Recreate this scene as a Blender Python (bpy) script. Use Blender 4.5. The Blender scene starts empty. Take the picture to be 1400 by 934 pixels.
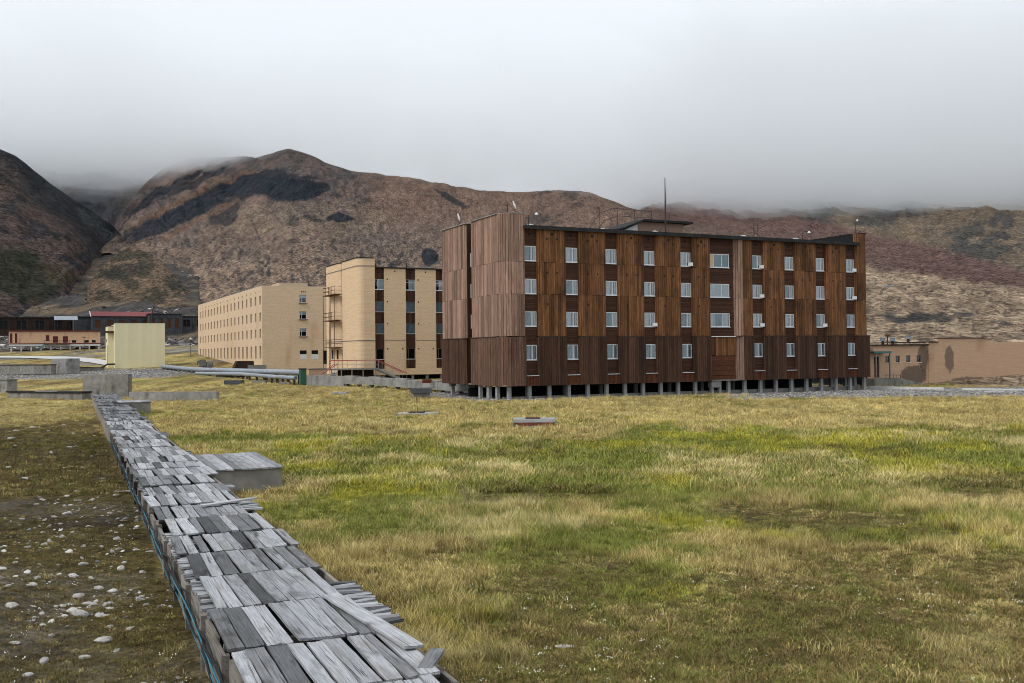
import bpy, math, random
import numpy as np
from mathutils import Matrix, Vector

R = math.radians
rng = np.random.default_rng(7)
random.seed(7)
S = bpy.context.scene
COL = S.collection

# ------------------------------------------------------------------ camera
F, CX, CY, H = 1361.0, 700.0, 467.0, 4.2          # photo is 1400 x 934
ROLL, PITCH = math.atan(0.0105), math.atan(16 / F)
FW = np.array([0, math.cos(PITCH), math.sin(PITCH)])
_r0 = np.array([1.0, 0, 0]); _u0 = np.cross(_r0, FW)
RT = _r0 * math.cos(ROLL) - _u0 * math.sin(ROLL)
UP = _r0 * math.sin(ROLL) + _u0 * math.cos(ROLL)
CAM = np.array([0, 0, H])
cd = bpy.data.cameras.new('camera'); cam = bpy.data.objects.new('camera', cd); COL.objects.link(cam)
cd.sensor_width = 36; cd.lens = 36 * F / 1400; cd.clip_start = 0.1; cd.clip_end = 20000
cam.matrix_world = Matrix(((RT[0], UP[0], -FW[0], 0), (RT[1], UP[1], -FW[1], 0), (RT[2], UP[2], -FW[2], H), (0, 0, 0, 1)))
S.camera = cam

def ray(x, y): return FW + RT * (x - CX) / F - UP * (y - CY) / F
def Pd(x, y, d): return CAM + ray(x, y) * d                         # pixel at a known depth
def Pz(x, y, z): d = ray(x, y); return CAM + d * ((z - H) / d[2])    # pixel on a level plane
def horizon(px): return 483 - 0.0105 * (px - 700)

# ------------------------------------------------------------------ world, sun, exposure
SUN_AZ, SUN_EL = -125.0, 42.0                      # heading clockwise from +Y, elevation
W = bpy.data.worlds.new('World'); S.world = W; W.use_nodes = True
nt = W.node_tree; nt.nodes.clear()
n_out = nt.nodes.new('ShaderNodeOutputWorld'); n_bg = nt.nodes.new('ShaderNodeBackground')
n_sky = nt.nodes.new('ShaderNodeTexSky'); n_sky.sky_type = 'NISHITA'; n_sky.sun_disc = False
n_sky.sun_elevation = R(SUN_EL); n_sky.sun_rotation = R(SUN_AZ); n_sky.air_density = 1.0; n_sky.dust_density = 3.0
n_hs = nt.nodes.new('ShaderNodeHueSaturation'); n_hs.inputs['Saturation'].default_value = 0.2
n_mx = nt.nodes.new('ShaderNodeMix'); n_mx.data_type = 'RGBA'; n_mx.inputs[0].default_value = 0.85
n_mx.inputs[7].default_value = (8.6, 9.2, 9.8, 1)          # the even grey of a full cloud cover
nt.links.new(n_sky.outputs[0], n_hs.inputs['Color']); nt.links.new(n_hs.outputs[0], n_mx.inputs[6])
nt.links.new(n_mx.outputs[2], n_bg.inputs[0]); n_bg.inputs[1].default_value = 0.1
nt.links.new(n_bg.outputs[0], n_out.inputs[0])
sl = bpy.data.lights.new('sun', 'SUN'); sl.energy = 1.5; sl.angle = R(22); sl.color = (1, 0.96, 0.9)
so = bpy.data.objects.new('sun', sl); COL.objects.link(so)
sd = Vector((math.sin(R(SUN_AZ)) * math.cos(R(SUN_EL)), math.cos(R(SUN_AZ)) * math.cos(R(SUN_EL)), math.sin(R(SUN_EL))))
so.rotation_euler = sd.to_track_quat('Z', 'Y').to_euler()
vs = S.view_settings; vs.view_transform = 'Standard'; vs.look = 'None'; vs.gamma = 1; vs.use_curve_mapping = False
vs.exposure = 0.22
cy = S.cycles; cy.max_bounces = 18; cy.diffuse_bounces = 3; cy.glossy_bounces = 3; cy.transmission_bounces = 4
cy.volume_bounces = 16; cy.transparent_max_bounces = 12; cy.use_denoising = True; cy.filter_width = 0.9

# ------------------------------------------------------------------ noise
def _hash(ix, iy, seed):
    h = (ix.astype(np.int64) * 374761393 + iy.astype(np.int64) * 668265263 + seed * 1442695041) & 0x7fffffff
    h = ((h ^ (h >> 13)) * 1274126177) & 0x7fffffff
    return ((h ^ (h >> 16)) & 0xffff) / 65535.0
def vnoise(x, y, seed=0):
    ix, iy = np.floor(x), np.floor(y); fx, fy = x - ix, y - iy
    fx = fx * fx * (3 - 2 * fx); fy = fy * fy * (3 - 2 * fy)
    a = _hash(ix, iy, seed); b = _hash(ix + 1, iy, seed); c = _hash(ix, iy + 1, seed); d = _hash(ix + 1, iy + 1, seed)
    return a + (b - a) * fx + (c - a) * fy + (a - b - c + d) * fx * fy
def fbm(x, y, seed=0, oct=4):
    t = 0; a = 0.5; s = 0
    for k in range(oct):
        t = t + a * vnoise(x, y, seed + k * 17); s += a; a *= 0.5; x = x * 2.03 + 11.3; y = y * 2.03 + 5.7
    return t / s
def ss(a, b, x):
    t = np.clip((x - a) / (b - a), 0, 1); return t * t * (3 - 2 * t)
def lerp(a, b, t): return a + (b - a) * t

# ------------------------------------------------------------------ mesh builder
class MB:
    def __init__(s): s.v = []; s.f = []; s.t = []; s.smooth = False
    def quad(s, a, b, c, d, t=0.5):
        n = len(s.v); s.v += [tuple(a), tuple(b), tuple(c), tuple(d)]; s.f.append((n, n + 1, n + 2, n + 3)); s.t.append(t)
    def poly(s, pts, t=0.5):
        n = len(s.v); s.v += [tuple(p) for p in pts]; s.f.append(tuple(range(n, n + len(pts)))); s.t.append(t)
    def hexa(s, p, t=0.5):      # 8 corners: bottom 0-3 counter-clockwise, top 4-7
        n = len(s.v); s.v += [tuple(q) for q in p]
        for f in ((3, 2, 1, 0), (4, 5, 6, 7), (0, 1, 5, 4), (1, 2, 6, 5), (2, 3, 7, 6), (3, 0, 4, 7)):
            s.f.append(tuple(n + i for i in f)); s.t.append(t)
    def box(s, x0, x1, y0, y1, z0, z1, t=0.5):
        s.hexa([(x0, y0, z0), (x1, y0, z0), (x1, y1, z0), (x0, y1, z0), (x0, y0, z1), (x1, y0, z1), (x1, y1, z1), (x0, y1, z1)], t); return s
    def tube(s, pts, r, n=6, t=0.5, cap=True):
        pts = [Vector(p) for p in pts]; rings = []
        for i, p in enumerate(pts):
            d = (pts[min(i + 1, len(pts) - 1)] - pts[max(i - 1, 0)]).normalized()
            a = d.orthogonal() if abs(d.z) > 0.95 else d.cross(Vector((0, 0, 1))); a.normalize(); b = d.cross(a)
            rr = r[i] if isinstance(r, (list, tuple)) else r
            base = len(s.v)
            for k in range(n):
                an = 2 * math.pi * k / n; s.v.append(tuple(p + a * math.cos(an) * rr + b * math.sin(an) * rr))
            rings.append(base)
        for i in range(len(rings) - 1):
            for k in range(n):
                k2 = (k + 1) % n; s.f.append((rings[i] + k, rings[i] + k2, rings[i + 1] + k2, rings[i + 1] + k)); s.t.append(t)
        if cap:
            s.f.append(tuple(rings[0] + k for k in range(n))[::-1]); s.t.append(t)
            s.f.append(tuple(rings[-1] + k for k in range(n))); s.t.append(t)
        return s
    def lathe(s, c, prof, n=12, t=0.5):
        c = Vector(c); base = len(s.v)
        for (r, z) in prof:
            for k in range(n):
                a = 2 * math.pi * k / n; s.v.append((c.x + r * math.cos(a), c.y + r * math.sin(a), c.z + z))
        for i in range(len(prof) - 1):
            for k in range(n):
                k2 = (k + 1) % n; s.f.append((base + i * n + k, base + i * n + k2, base + (i + 1) * n + k2, base + (i + 1) * n + k)); s.t.append(t)
        s.f.append(tuple(base + k for k in range(n))[::-1]); s.t.append(t)
        s.f.append(tuple(base + (len(prof) - 1) * n + k for k in range(n))); s.t.append(t)
        return s
    def mesh(s, name, mat):
        me = bpy.data.meshes.new(name); me.from_pydata(s.v, [], s.f); me.update()
        a = me.attributes.new('tint', 'FLOAT', 'FACE'); a.data.foreach_set('value', np.array(s.t, 'f'))
        if mat: me.materials.append(mat)
        if s.smooth: me.polygons.foreach_set('use_smooth', [True] * len(me.polygons))
        return me
    def build(s, name, mat, parent=None, loc=None, rz=0):
        return link(name, s.mesh(name, mat), parent, loc, rz)

def link(name, data, parent=None, loc=None, rz=0):
    o = bpy.data.objects.new(name, data); COL.objects.link(o)
    if parent is not None: o.parent = parent
    if loc is not None: o.location = tuple(loc)
    if rz: o.rotation_euler = (0, 0, rz)
    return o
def tag(o, label=None, cat=None, group=None, kind=None):
    if label: o['label'] = label
    if cat: o['category'] = cat
    if group: o['group'] = group
    if kind: o['kind'] = kind
    return o
def thing(name, label, cat, loc=(0, 0, 0), rz=0, group=None):
    return tag(link(name, None, None, loc, rz), label, cat, group, 'thing')

# ------------------------------------------------------------------ materials
class NT:
    def __init__(s, name):
        s.m = bpy.data.materials.new(name); s.m.use_nodes = True; s.t = s.m.node_tree
        s.bsdf = s.t.nodes['Principled BSDF']; s.out = s.t.nodes['Material Output']
    def n(s, typ, **kw):
        o = s.t.nodes.new('ShaderNode' + typ)
        for k, v in kw.items(): setattr(o, k, v)
        return o
    def l(s, a, b): s.t.links.new(a, b)
    def coords(s, scale=(1, 1, 1), kind='Object', rnd=False):
        tc = s.n('TexCoord'); mp = s.n('Mapping'); mp.inputs['Scale'].default_value = scale
        if kind == 'World':
            g = s.n('NewGeometry'); s.l(g.outputs['Position'], mp.inputs[0])
        else: s.l(tc.outputs[kind], mp.inputs[0])
        if rnd:
            oi = s.n('ObjectInfo'); mu = s.n('Math', operation='MULTIPLY'); mu.inputs[1].default_value = 57.0
            s.l(oi.outputs['Random'], mu.inputs[0]); cx = s.n('CombineXYZ')
            for i in range(3): s.l(mu.outputs[0], cx.inputs[i])
            s.l(cx.outputs[0], mp.inputs['Location'])
        return mp.outputs[0]
    def noise(s, vec, scale, detail=4, rough=0.6):
        o = s.n('TexNoise'); o.inputs['Scale'].default_value = scale; o.inputs['Detail'].default_value = detail
        o.inputs['Roughness'].default_value = rough; s.l(vec, o.inputs['Vector']); return o.outputs['Fac']
    def ramp(s, fac, stops):
        o = s.n('ValToRGB'); e = o.color_ramp.elements
        while len(e) < len(stops): e.new(0.5)
        for i, (p, c) in enumerate(stops):
            e[i].position = p; e[i].color = (c, c, c, 1) if isinstance(c, (int, float)) else (*c, 1)
        s.l(fac, o.inputs[0]); return o.outputs[0]
    def mix(s, fac, a, b, blend='MIX'):
        o = s.n('Mix', data_type='RGBA', blend_type=blend)
        for sock, v in ((o.inputs[0], fac), (o.inputs[6], a), (o.inputs[7], b)):
            if isinstance(v, (int, float)): sock.default_value = v
            elif isinstance(v, tuple): sock.default_value = (*v, 1)
            else: s.l(v, sock)
        return o.outputs[2]
    def attr(s, name, typ='GEOMETRY'):
        o = s.n('Attribute'); o.attribute_name = name; o.attribute_type = typ; return o
    def bump(s, h, strength=0.3, dist=0.02):
        o = s.n('Bump'); o.inputs['Strength'].default_value = strength; o.inputs['Distance'].default_value = dist
        s.l(h, o.inputs['Height']); s.l(o.outputs[0], s.bsdf.inputs['Normal'])
    def done(s, col, rough=0.8, spec=0.2, metal=0):
        if isinstance(col, tuple): s.bsdf.inputs['Base Color'].default_value = (*col, 1)
        else: s.l(col, s.bsdf.inputs['Base Color'])
        s.bsdf.inputs['Roughness'].default_value = rough
        s.bsdf.inputs['Specular IOR Level'].default_value = spec; s.bsdf.inputs['Metallic'].default_value = metal
        return s.m

def surf(name, a, b, scale=(1, 1, 1), ns=3.0, tint=0.0, stain=None, stain_scale=(0.6, 0.6, 0.12), stain_ramp=(0.55, 0.75),
         rough=0.85, bump=0.3, bdist=0.01, spec=0.15, metal=0, fine=25, rnd=False):
    """two-tone noise colour, per-piece tint, optional stains with a shape of their own, fine relief"""
    m = NT(name); v = m.coords(scale, rnd=rnd)
    n1 = m.noise(v, ns, 6, 0.65); n2 = m.noise(v, fine, 4, 0.7)
    c = m.mix(m.ramp(n1, [(0.3, 0.0), (0.7, 1.0)]), a, b)
    c = m.mix(0.35, c, m.ramp(n2, [(0.2, 0.35), (0.8, 1.0)]), 'MULTIPLY')
    if tint:
        t = m.attr('tint').outputs['Fac']
        c = m.mix(1.0, c, m.ramp(t, [(0.0, 1 - tint), (1.0, 1.0)]), 'MULTIPLY')
    if stain:
        n3 = m.noise(m.coords(stain_scale, rnd=rnd), 1.0, 5, 0.6)
        c = m.mix(m.ramp(n3, [(stain_ramp[0], 0.0), (stain_ramp[1], 0.85)]), c, stain)
    if bump: m.bump(n2, bump, bdist)
    return m.done(c, rough, spec, metal)

def wood_clad(name, a, b, tint=0.55, streak=(0.03, 0.017, 0.012), sr=(0.52, 0.78)):
    """vertical boards: board to board tint, long grain and weather streaks down the boards"""
    m = NT(name); g = m.noise(m.coords((9, 9, 0.35)), 3.0, 5, 0.7); lo = m.noise(m.coords((0.5, 0.5, 0.22)), 1.3, 4, 0.6)
    c = m.mix(m.ramp(g, [(0.36, 0.0), (0.64, 1.0)]), a, b)
    c = m.mix(1.0, c, m.ramp(m.attr('tint').outputs['Fac'], [(0, 1 - tint), (1, 1.0)]), 'MULTIPLY')
    c = m.mix(m.ramp(lo, [(sr[0], 0.0), (sr[1], 0.75)]), c, streak)
    m.bump(g, 0.4, 0.01)
    return m.done(c, 0.75, 0.15)

M = {}
M['clad'] = wood_clad('brown_cladding', (0.105, 0.046, 0.02), (0.32, 0.145, 0.061), 0.72, (0.035, 0.018, 0.012), (0.5, 0.72))
M['clad_end'] = wood_clad('faded_and_lit_cladding', (0.22, 0.128, 0.092), (0.46, 0.30, 0.23), 0.65, (0.14, 0.075, 0.05))  # real fading on the end walls; painted side light on the stair-bay curve
M['clad_base'] = wood_clad('dark_cladding', (0.05, 0.025, 0.016), (0.13, 0.066, 0.041), 0.7, (0.016, 0.011, 0.01))
M['spandrel'] = surf('spandrel_boards', (0.055, 0.026, 0.017), (0.12, 0.056, 0.034), (1, 1, 9), 2.5, 0.55, rough=0.7)
M['rust_panel'] = surf('red_brown_boards', (0.09, 0.032, 0.018), (0.16, 0.062, 0.032), (2, 2, 2), 2.5, 0.4)
M['dark'] = surf('dark_interior', (0.012, 0.012, 0.013), (0.02, 0.02, 0.022), bump=0)
M['roof'] = surf('roof_felt', (0.018, 0.018, 0.02), (0.04, 0.04, 0.042), ns=1.0)
M['concrete'] = surf('concrete', (0.20, 0.195, 0.185), (0.36, 0.35, 0.335), ns=1.2, tint=0.25, stain=(0.075, 0.073, 0.07), stain_scale=(0.8, 0.8, 0.5), bump=0.4)
M['concrete_dark'] = surf('stained_concrete', (0.17, 0.163, 0.15), (0.34, 0.322, 0.29), ns=1.5, tint=0.3, stain=(0.05, 0.048, 0.045), stain_scale=(0.9, 0.9, 0.5), bump=0.4)
M['pillar'] = surf('pillar_concrete', (0.30, 0.30, 0.295), (0.45, 0.45, 0.44), ns=2, tint=0.2)
M['frame'] = surf('window_frame_paint', (0.62, 0.66, 0.70), (0.78, 0.80, 0.82), ns=4, fine=15, bump=0.1)
M['frame_old'] = surf('old_window_frame', (0.10, 0.085, 0.07), (0.24, 0.21, 0.18), ns=4, bump=0.1)
M['curtain'] = surf('pale_curtain', (0.60, 0.68, 0.73), (0.76, 0.82, 0.86), (1, 1, 0.2), 4, fine=12, bump=0.2)
M['curtain_white'] = surf('white_curtain', (0.78, 0.79, 0.80), (0.88, 0.88, 0.88), (6, 6, 0.3), 3, fine=12, bump=0.3)
M['teal_backing'] = surf('teal_glass_backing', (0.20, 0.32, 0.38), (0.40, 0.52, 0.58), (1, 1, 0.3), 3, fine=10, bump=0.1)  # added backing: dark teal glass tone of uncurtained panes put into its colour
M['ply'] = surf('plywood', (0.55, 0.42, 0.26), (0.66, 0.52, 0.35), ns=3)
M['steel'] = surf('galvanised_steel', (0.38, 0.40, 0.42), (0.55, 0.57, 0.60), ns=2, rough=0.4, spec=0.5, metal=0.6, bump=0.1)
M['pipe'] = surf('pipe_lagging', (0.24, 0.265, 0.30), (0.40, 0.435, 0.48), ns=1.5, rough=0.45, spec=0.4, metal=0.4, stain=(0.22, 0.22, 0.23), stain_scale=(0.5, 0.5, 0.5))
M['iron'] = surf('dark_iron', (0.03, 0.025, 0.024), (0.07, 0.055, 0.05), ns=4, rough=0.7)
M['rust'] = surf('rusty_iron', (0.07, 0.032, 0.02), (0.15, 0.075, 0.045), ns=6, rough=0.85)
M['red_paint'] = surf('red_rail_paint', (0.34, 0.05, 0.05), (0.48, 0.09, 0.08), ns=6, rough=0.6)
M['lamp'] = surf('white_lamp_housing', (0.72, 0.73, 0.74), (0.85, 0.85, 0.85), ns=3, rough=0.4)
M['red_roof'] = surf('red_roof_sheet', (0.17, 0.035, 0.04), (0.27, 0.065, 0.065), (3, 0.5, 0.5), 2, tint=0.3, rough=0.6)
M['brick_red'] = surf('red_brick', (0.22, 0.062, 0.04), (0.34, 0.115, 0.075), ns=5, tint=0.5)
M['yellow'] = surf('yellow_sheet', (0.78, 0.71, 0.47), (0.84, 0.765, 0.52), ns=0.6, tint=0.12, rough=0.6, bump=0.05)
M['pink'] = surf('orange_plaster', (0.58, 0.37, 0.235), (0.68, 0.45, 0.30), (1, 1, 2.5), 0.8, stain=(0.28, 0.15, 0.09), stain_ramp=(0.58, 0.8), bump=0.2)
M['maroon'] = surf('maroon_paint', (0.10, 0.025, 0.025), (0.16, 0.045, 0.04), ns=4)
M['white_paint'] = surf('white_paint', (0.55, 0.55, 0.53), (0.70, 0.70, 0.68), ns=2)
M['grey_shed'] = surf('grey_industrial_wall', (0.055, 0.06, 0.068), (0.14, 0.145, 0.155), ns=0.5, tint=0.5, stain=(0.03, 0.03, 0.032), stain_scale=(0.3, 0.3, 0.15))
M['dark_shed'] = surf('sooty_shed_wall', (0.025, 0.019, 0.017), (0.075, 0.045, 0.035), (1, 1, 0.3), 0.8, tint=0.5)
M['teal'] = surf('teal_paint', (0.04, 0.16, 0.18), (0.07, 0.24, 0.26), ns=4)
M['green_paint'] = surf('green_paint', (0.03, 0.09, 0.06), (0.05, 0.14, 0.09), ns=4)
M['hose'] = surf('blue_cable', (0.03, 0.17, 0.25), (0.05, 0.26, 0.35), ns=6, rough=0.45, bump=0)
M['cable'] = surf('black_cable', (0.012, 0.012, 0.014), (0.03, 0.03, 0.032), ns=6, rough=0.6, bump=0)
M['stone'] = surf('pale_stone', (0.26, 0.245, 0.225), (0.62, 0.59, 0.55), ns=1.5, tint=0, rnd=True, stain=(0.10, 0.085, 0.065), stain_scale=(3, 3, 3), bump=0.5)

def brick_wall(name, a, b, mortar, stain, sc=(0.35, 0.35, 0.07), sr=(0.57, 0.80), spots=()):
    m = NT(name); tc = m.n('TexCoord'); geo = m.n('NewGeometry')
    sep = m.n('SeparateXYZ'); m.l(tc.outputs['Object'], sep.inputs[0])
    ad = m.n('Math', operation='ADD'); m.l(sep.outputs[0], ad.inputs[0]); m.l(sep.outputs[1], ad.inputs[1])
    cb = m.n('CombineXYZ'); m.l(ad.outputs[0], cb.inputs[0]); m.l(sep.outputs[2], cb.inputs[1])
    bt = m.n('TexBrick'); bt.inputs['Scale'].default_value = 1.0; bt.inputs['Brick Width'].default_value = 0.26; bt.inputs['Row Height'].default_value = 0.1
    bt.inputs['Mortar Size'].default_value = 0.012; bt.inputs['Color1'].default_value = (*a, 1); bt.inputs['Color2'].default_value = (*b, 1); bt.inputs['Mortar'].default_value = (*mortar, 1)
    m.l(cb.outputs[0], bt.inputs['Vector'])
    band = m.noise(m.coords((0.25, 0.25, 5.0)), 1.4, 4, 0.7); st = m.noise(m.coords(sc), 1.0, 5, 0.6)
    c = m.mix(0.55, bt.outputs['Color'], m.ramp(band, [(0.25, 0.6), (0.7, 1.0)]), 'MULTIPLY')
    c = m.mix(m.ramp(st, [(sr[0], 0.0), (sr[1], 0.6)]), c, stain)
    if spots: c = soot(m, c, spots, (0.075, 0.06, 0.052))
    m.bump(bt.outputs['Fac'], -0.2, 0.008)
    return m.done(c, 0.85, 0.15)
M['beige'] = brick_wall('beige_brick', (0.68, 0.485, 0.305), (0.76, 0.56, 0.37), (0.54, 0.39, 0.26), (0.40, 0.24, 0.12))
M['beige2'] = brick_wall('sandy_brick', (0.62, 0.455, 0.305), (0.72, 0.545, 0.375), (0.52, 0.385, 0.27), (0.36, 0.20, 0.10))
def soot(m, c, spots, col):
    p = m.coords(); nn = m.noise(p, 1.6, 5, .65)
    for (cx, cz, rx, rz, k) in spots:
        mp = m.n('Mapping'); mp.inputs['Location'].default_value = (-cx / rx, 0, -cz / rz); mp.inputs['Scale'].default_value = (1 / rx, 0, 1 / rz); m.l(p, mp.inputs[0])
        ln = m.n('VectorMath', operation='LENGTH'); m.l(mp.outputs[0], ln.inputs[0]); ad = m.n('Math', operation='ADD'); m.l(ln.outputs['Value'], ad.inputs[0]); sb = m.n('Math', operation='SUBTRACT'); m.l(nn, sb.inputs[0]); sb.inputs[1].default_value = .52; m.l(sb.outputs[0], ad.inputs[1])
        c = m.mix(m.ramp(ad.outputs[0], [(0.0, k), (0.72, k), (0.9, 0.0)]), c, col)
    return c
M['plaster'] = brick_wall('tan_plaster', (0.53, 0.345, 0.225), (0.57, 0.38, 0.25), (0.52, 0.34, 0.22), (0.33, 0.20, 0.125), (0.16, 0.16, 0.10), (0.60, 0.70), ((7.8, 0.9, 2.7, 1.5, .8), (9.5, 3.2, 1.1, 2.0, .75), (14.0, 2.9, 1.0, 2.0, .7), (17.5, -0.3, 5.0, 1.0, .7)))

def glass():
    m = NT('window_glass'); gl = m.n('BsdfGlossy'); gl.inputs['Roughness'].default_value = 0.03; gl.inputs['Color'].default_value = (0.95, 0.97, 1, 1)
    tr = m.n('BsdfTransparent'); tr.inputs['Color'].default_value = (0.96, 0.98, 0.99, 1)
    fr = m.n('Fresnel'); fr.inputs['IOR'].default_value = 1.75; mx = m.n('MixShader')
    m.l(fr.outputs[0], mx.inputs[0]); m.l(tr.outputs[0], mx.inputs[1]); m.l(gl.outputs[0], mx.inputs[2]); m.l(mx.outputs[0], m.out.inputs[0])
    return m.m
M['glass'] = glass()

def old_wood(name, lo, hi, dark, brown):
    """grey weathered plank, grain along local Y"""
    m = NT(name); v = m.coords((26, 1.1, 26), rnd=True); g = m.noise(v, 1.6, 8, 0.72)
    big = m.noise(m.coords((2.2, 0.7, 2.2), rnd=True), 1.6, 4, 0.6); cr = m.noise(m.coords((42, 0.55, 42), rnd=True), 1.0, 4, 0.6)
    br = m.noise(m.coords((3, 0.9, 3), rnd=True), 0.9, 3, 0.6)
    oi = m.n('ObjectInfo')
    c = m.mix(m.ramp(g, [(0.30, 0.0), (0.68, 1.0)]), lo, hi)
    c = m.mix(m.ramp(br, [(0.52, 0.0), (0.72, 0.55)]), c, brown)
    c = m.mix(m.ramp(big, [(0.56, 0.0), (0.74, 0.8)]), c, dark)
    c = m.mix(1.0, c, m.ramp(m.attr('tint').outputs['Fac'], [(0, 0.35), (1, 1.0)]), 'MULTIPLY')
    c = m.mix(1.0, c, m.ramp(oi.outputs['Random'], [(0, 0.12), (0.12, 0.40), (0.4, 0.80), (1, 1.0)]), 'MULTIPLY')
    c = m.mix(m.ramp(cr, [(0.60, 0.0), (0.66, 0.85)]), c, (0.025, 0.023, 0.022))
    m.bump(g, 0.7, 0.012)
    return m.done(c, 0.85, 0.15)
M['plank'] = old_wood('weathered_plank', (0.27, 0.272, 0.285), (0.64, 0.65, 0.68), (0.06, 0.058, 0.057), (0.27, 0.235, 0.205))
M['side'] = old_wood('duct_side_boards', (0.24, 0.215, 0.19), (0.44, 0.40, 0.355), (0.055, 0.05, 0.045), (0.20, 0.16, 0.125))

# ------------------------------------------------------------------ ground
BW_ROT = R(23.84); BW_O = np.array([0.0, 4.0]); BW_W = 2.23; BW_L = 96.0; BW_Z = 0.75
BW_E = np.array([math.cos(BW_ROT), math.sin(BW_ROT)]); BW_G = np.array([-math.sin(BW_ROT), math.cos(BW_ROT)])
def bw_local(x, y): dx, dy = x - BW_O[0], y - BW_O[1]; return dx * BW_E[0] + dy * BW_E[1], dx * BW_G[0] + dy * BW_G[1]
GY = [-50, 100, 125, 140, 177, 190, 270, 400, 520, 1050, 1500, 3600]
GZ = [0, 0, 0.5, 0.9, 1.7, 2.1, 6.1, 12.6, 34, 122, 170, 260]
GYR = [-50, 92, 112, 200, 600, 3600]; GZR = [0, 0, -0.3, -0.1, 0.5, 3]
def gz(x, y):
    x, y = np.asarray(x, float), np.asarray(y, float)
    px = 700 + F * x / np.maximum(y, 1.0)
    k = ss(700, 900, px) * (y > 0)
    zl = np.interp(y, GY, GZ); zl = lerp(zl, np.minimum(zl, 13.0), ss(270, 310, px) * (y > 0))
    z = lerp(zl, np.interp(y, GYR, GZR), k)
    lx, ly = bw_local(x, y)
    z = z + 0.55 * ss(-1.2, -5.5, lx) * ss(34, 14, y)
    amp = 0.10 * ss(130, 60, np.hypot(x, y)) + 0.02
    far = ss(240, 700, np.hypot(x, y))
    z = z + (fbm(x * 0.23, y * 0.23, 3, 3) - 0.5) * amp * 2 + (fbm(x * 1.3, y * 1.3, 9, 3) - 0.5) * 0.08 * ss(70, 30, np.hypot(x, y))
    return z + ((fbm(x * 0.012, y * 0.012, 5, 4) - 0.5) * 6 + (fbm(x * 0.07, y * 0.02, 6, 4) - 0.5) * 7) * far * ss(310, 270, px)
def gz1(x, y): return float(gz(np.array([x]), np.array([y]))[0])

C_STRAW = np.array([0.52, 0.43, 0.175]); C_TAN = np.array([0.39, 0.285, 0.11]); C_OLIVE = np.array([0.145, 0.112, 0.044])
C_GREEN = np.array([0.185, 0.215, 0.04]); C_YEL = np.array([0.42, 0.38, 0.05]); C_SOIL = np.array([0.085, 0.062, 0.043])
C_GRAVEL = np.array([0.24, 0.225, 0.215])
def bump2(px, y, cx, cyy, rx, ry): return np.exp(-((px - cx) / rx) ** 2 - ((y - cyy) / ry) ** 2)
def weights(x, y):
    """what grows where: green, yellow moss, straw height, bare moss, soil, gravel (all functions of the place)"""
    px = 700 + F * x / np.maximum(y, 1.0)
    lx, ly = bw_local(x, y)
    n1 = fbm(x * 0.10, y * 0.10, 21, 4); n2 = fbm(x * 0.45, y * 0.45, 31, 4); n3 = fbm(x * 0.22 + 9, y * 0.22, 41, 4)
    left = ss(0.3, -0.3, lx)
    moss = np.clip(ss(20.5, 14.5, y + (n3 - 0.5) * 16 + (px - 700) * 0.0022) + left * ss(75, 55, y + (n3 - .5) * 30), 0, 1)
    moss = np.maximum(moss, ss(0.57, 0.66, fbm(x * 0.13 + 4, y * 0.17, 77, 4)) * ss(60, 35, y) * 0.8)
    green = ss(0.40, 0.62, n1 * 0.5 + n2 * 0.5 + 0.30 * bump2(px, y, 900, 38, 520, 12) - 0.16 * ss(50, 62, y) - 0.12 * ss(24, 18, y) - 0.1 * left)
    green = np.maximum(green, 0.85 * bump2(px, y, 915, 29, 30, 2.2)); green = np.maximum(green, 0.8 * bump2(px, y, 730, 31.5, 90, 2.2))
    green = np.maximum(green, 0.75 * bump2(px, y, 870, 17.3, 90, 1.5)) * (1 - 0.85 * moss * ss(17.5, 15, y))
    yel = green * ss(0.50, 0.68, n3 + 0.10 * bump2(px, y, 960, 46, 420, 7)); yel = np.maximum(yel, 0.9 * bump2(px, y, 915, 17.2, 32, 0.7))
    soil = ss(0.60, 0.70, fbm(x * 0.5 + 3, y * 0.5, 51, 4)) * 0.8 * moss
    soil = np.maximum(soil, left * ss(20, 11, y + (px - 60) * 0.04) * ss(0.38, 0.6, n2) * 0.8)
    dirt = left * ss(30, 5, np.abs(y - 55)) * 0.25
    # gravel: apron round the brown block, band beyond the lawn on the left, bank on the right
    sx, sy = brown_local(x, y)
    edge = (fbm(x * 0.3, y * 0.3, 61, 3) - 0.5) * 3
    gr = ss(-2.6 + 0, -1.6, sy + edge * 0.5 - 0.02 * sx) * ss(19, 17, sy) * ss(-6, -4, sx) * ss(50, 47, sx)
    gr = np.maximum(gr, ss(86, 88.5, y + edge) * ss(118, 112, y) * ss(17, 24, x + edge))
    gr = np.maximum(gr, ss(146, 152, y + edge) * ss(190, 184, y) * ss(-50, -56, x))
    gr = np.maximum(gr, 0.8 * ss(200, 204, y + edge) * ss(0.48, 0.56, n1) * (x < 0))
    gr = np.maximum(gr, left * 0.22 * ss(0.55, 0.66, n3) * ss(45, 30, y))
    return dict(px=px, green=np.clip(green, 0, 1), yel=np.clip(yel, 0, 1), moss=moss, soil=np.clip(np.maximum(soil, dirt), 0, 1), gravel=np.clip(gr, 0, 1), n2=n2, n3=n3, left=left)
TH = R(64); BR_E = np.array([math.sin(TH), math.cos(TH)]); BR_G = np.array([-math.cos(TH), math.sin(TH)])
BR_O = Pd(714.8, 310.6, 90.7)[:2]
def brown_local(x, y): dx, dy = x - BR_O[0], y - BR_O[1]; return dx * BR_E[0] + dy * BR_E[1], dx * BR_G[0] + dy * BR_G[1]
def mixc(c, t, w): return c + (t - c) * w[:, None]
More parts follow.
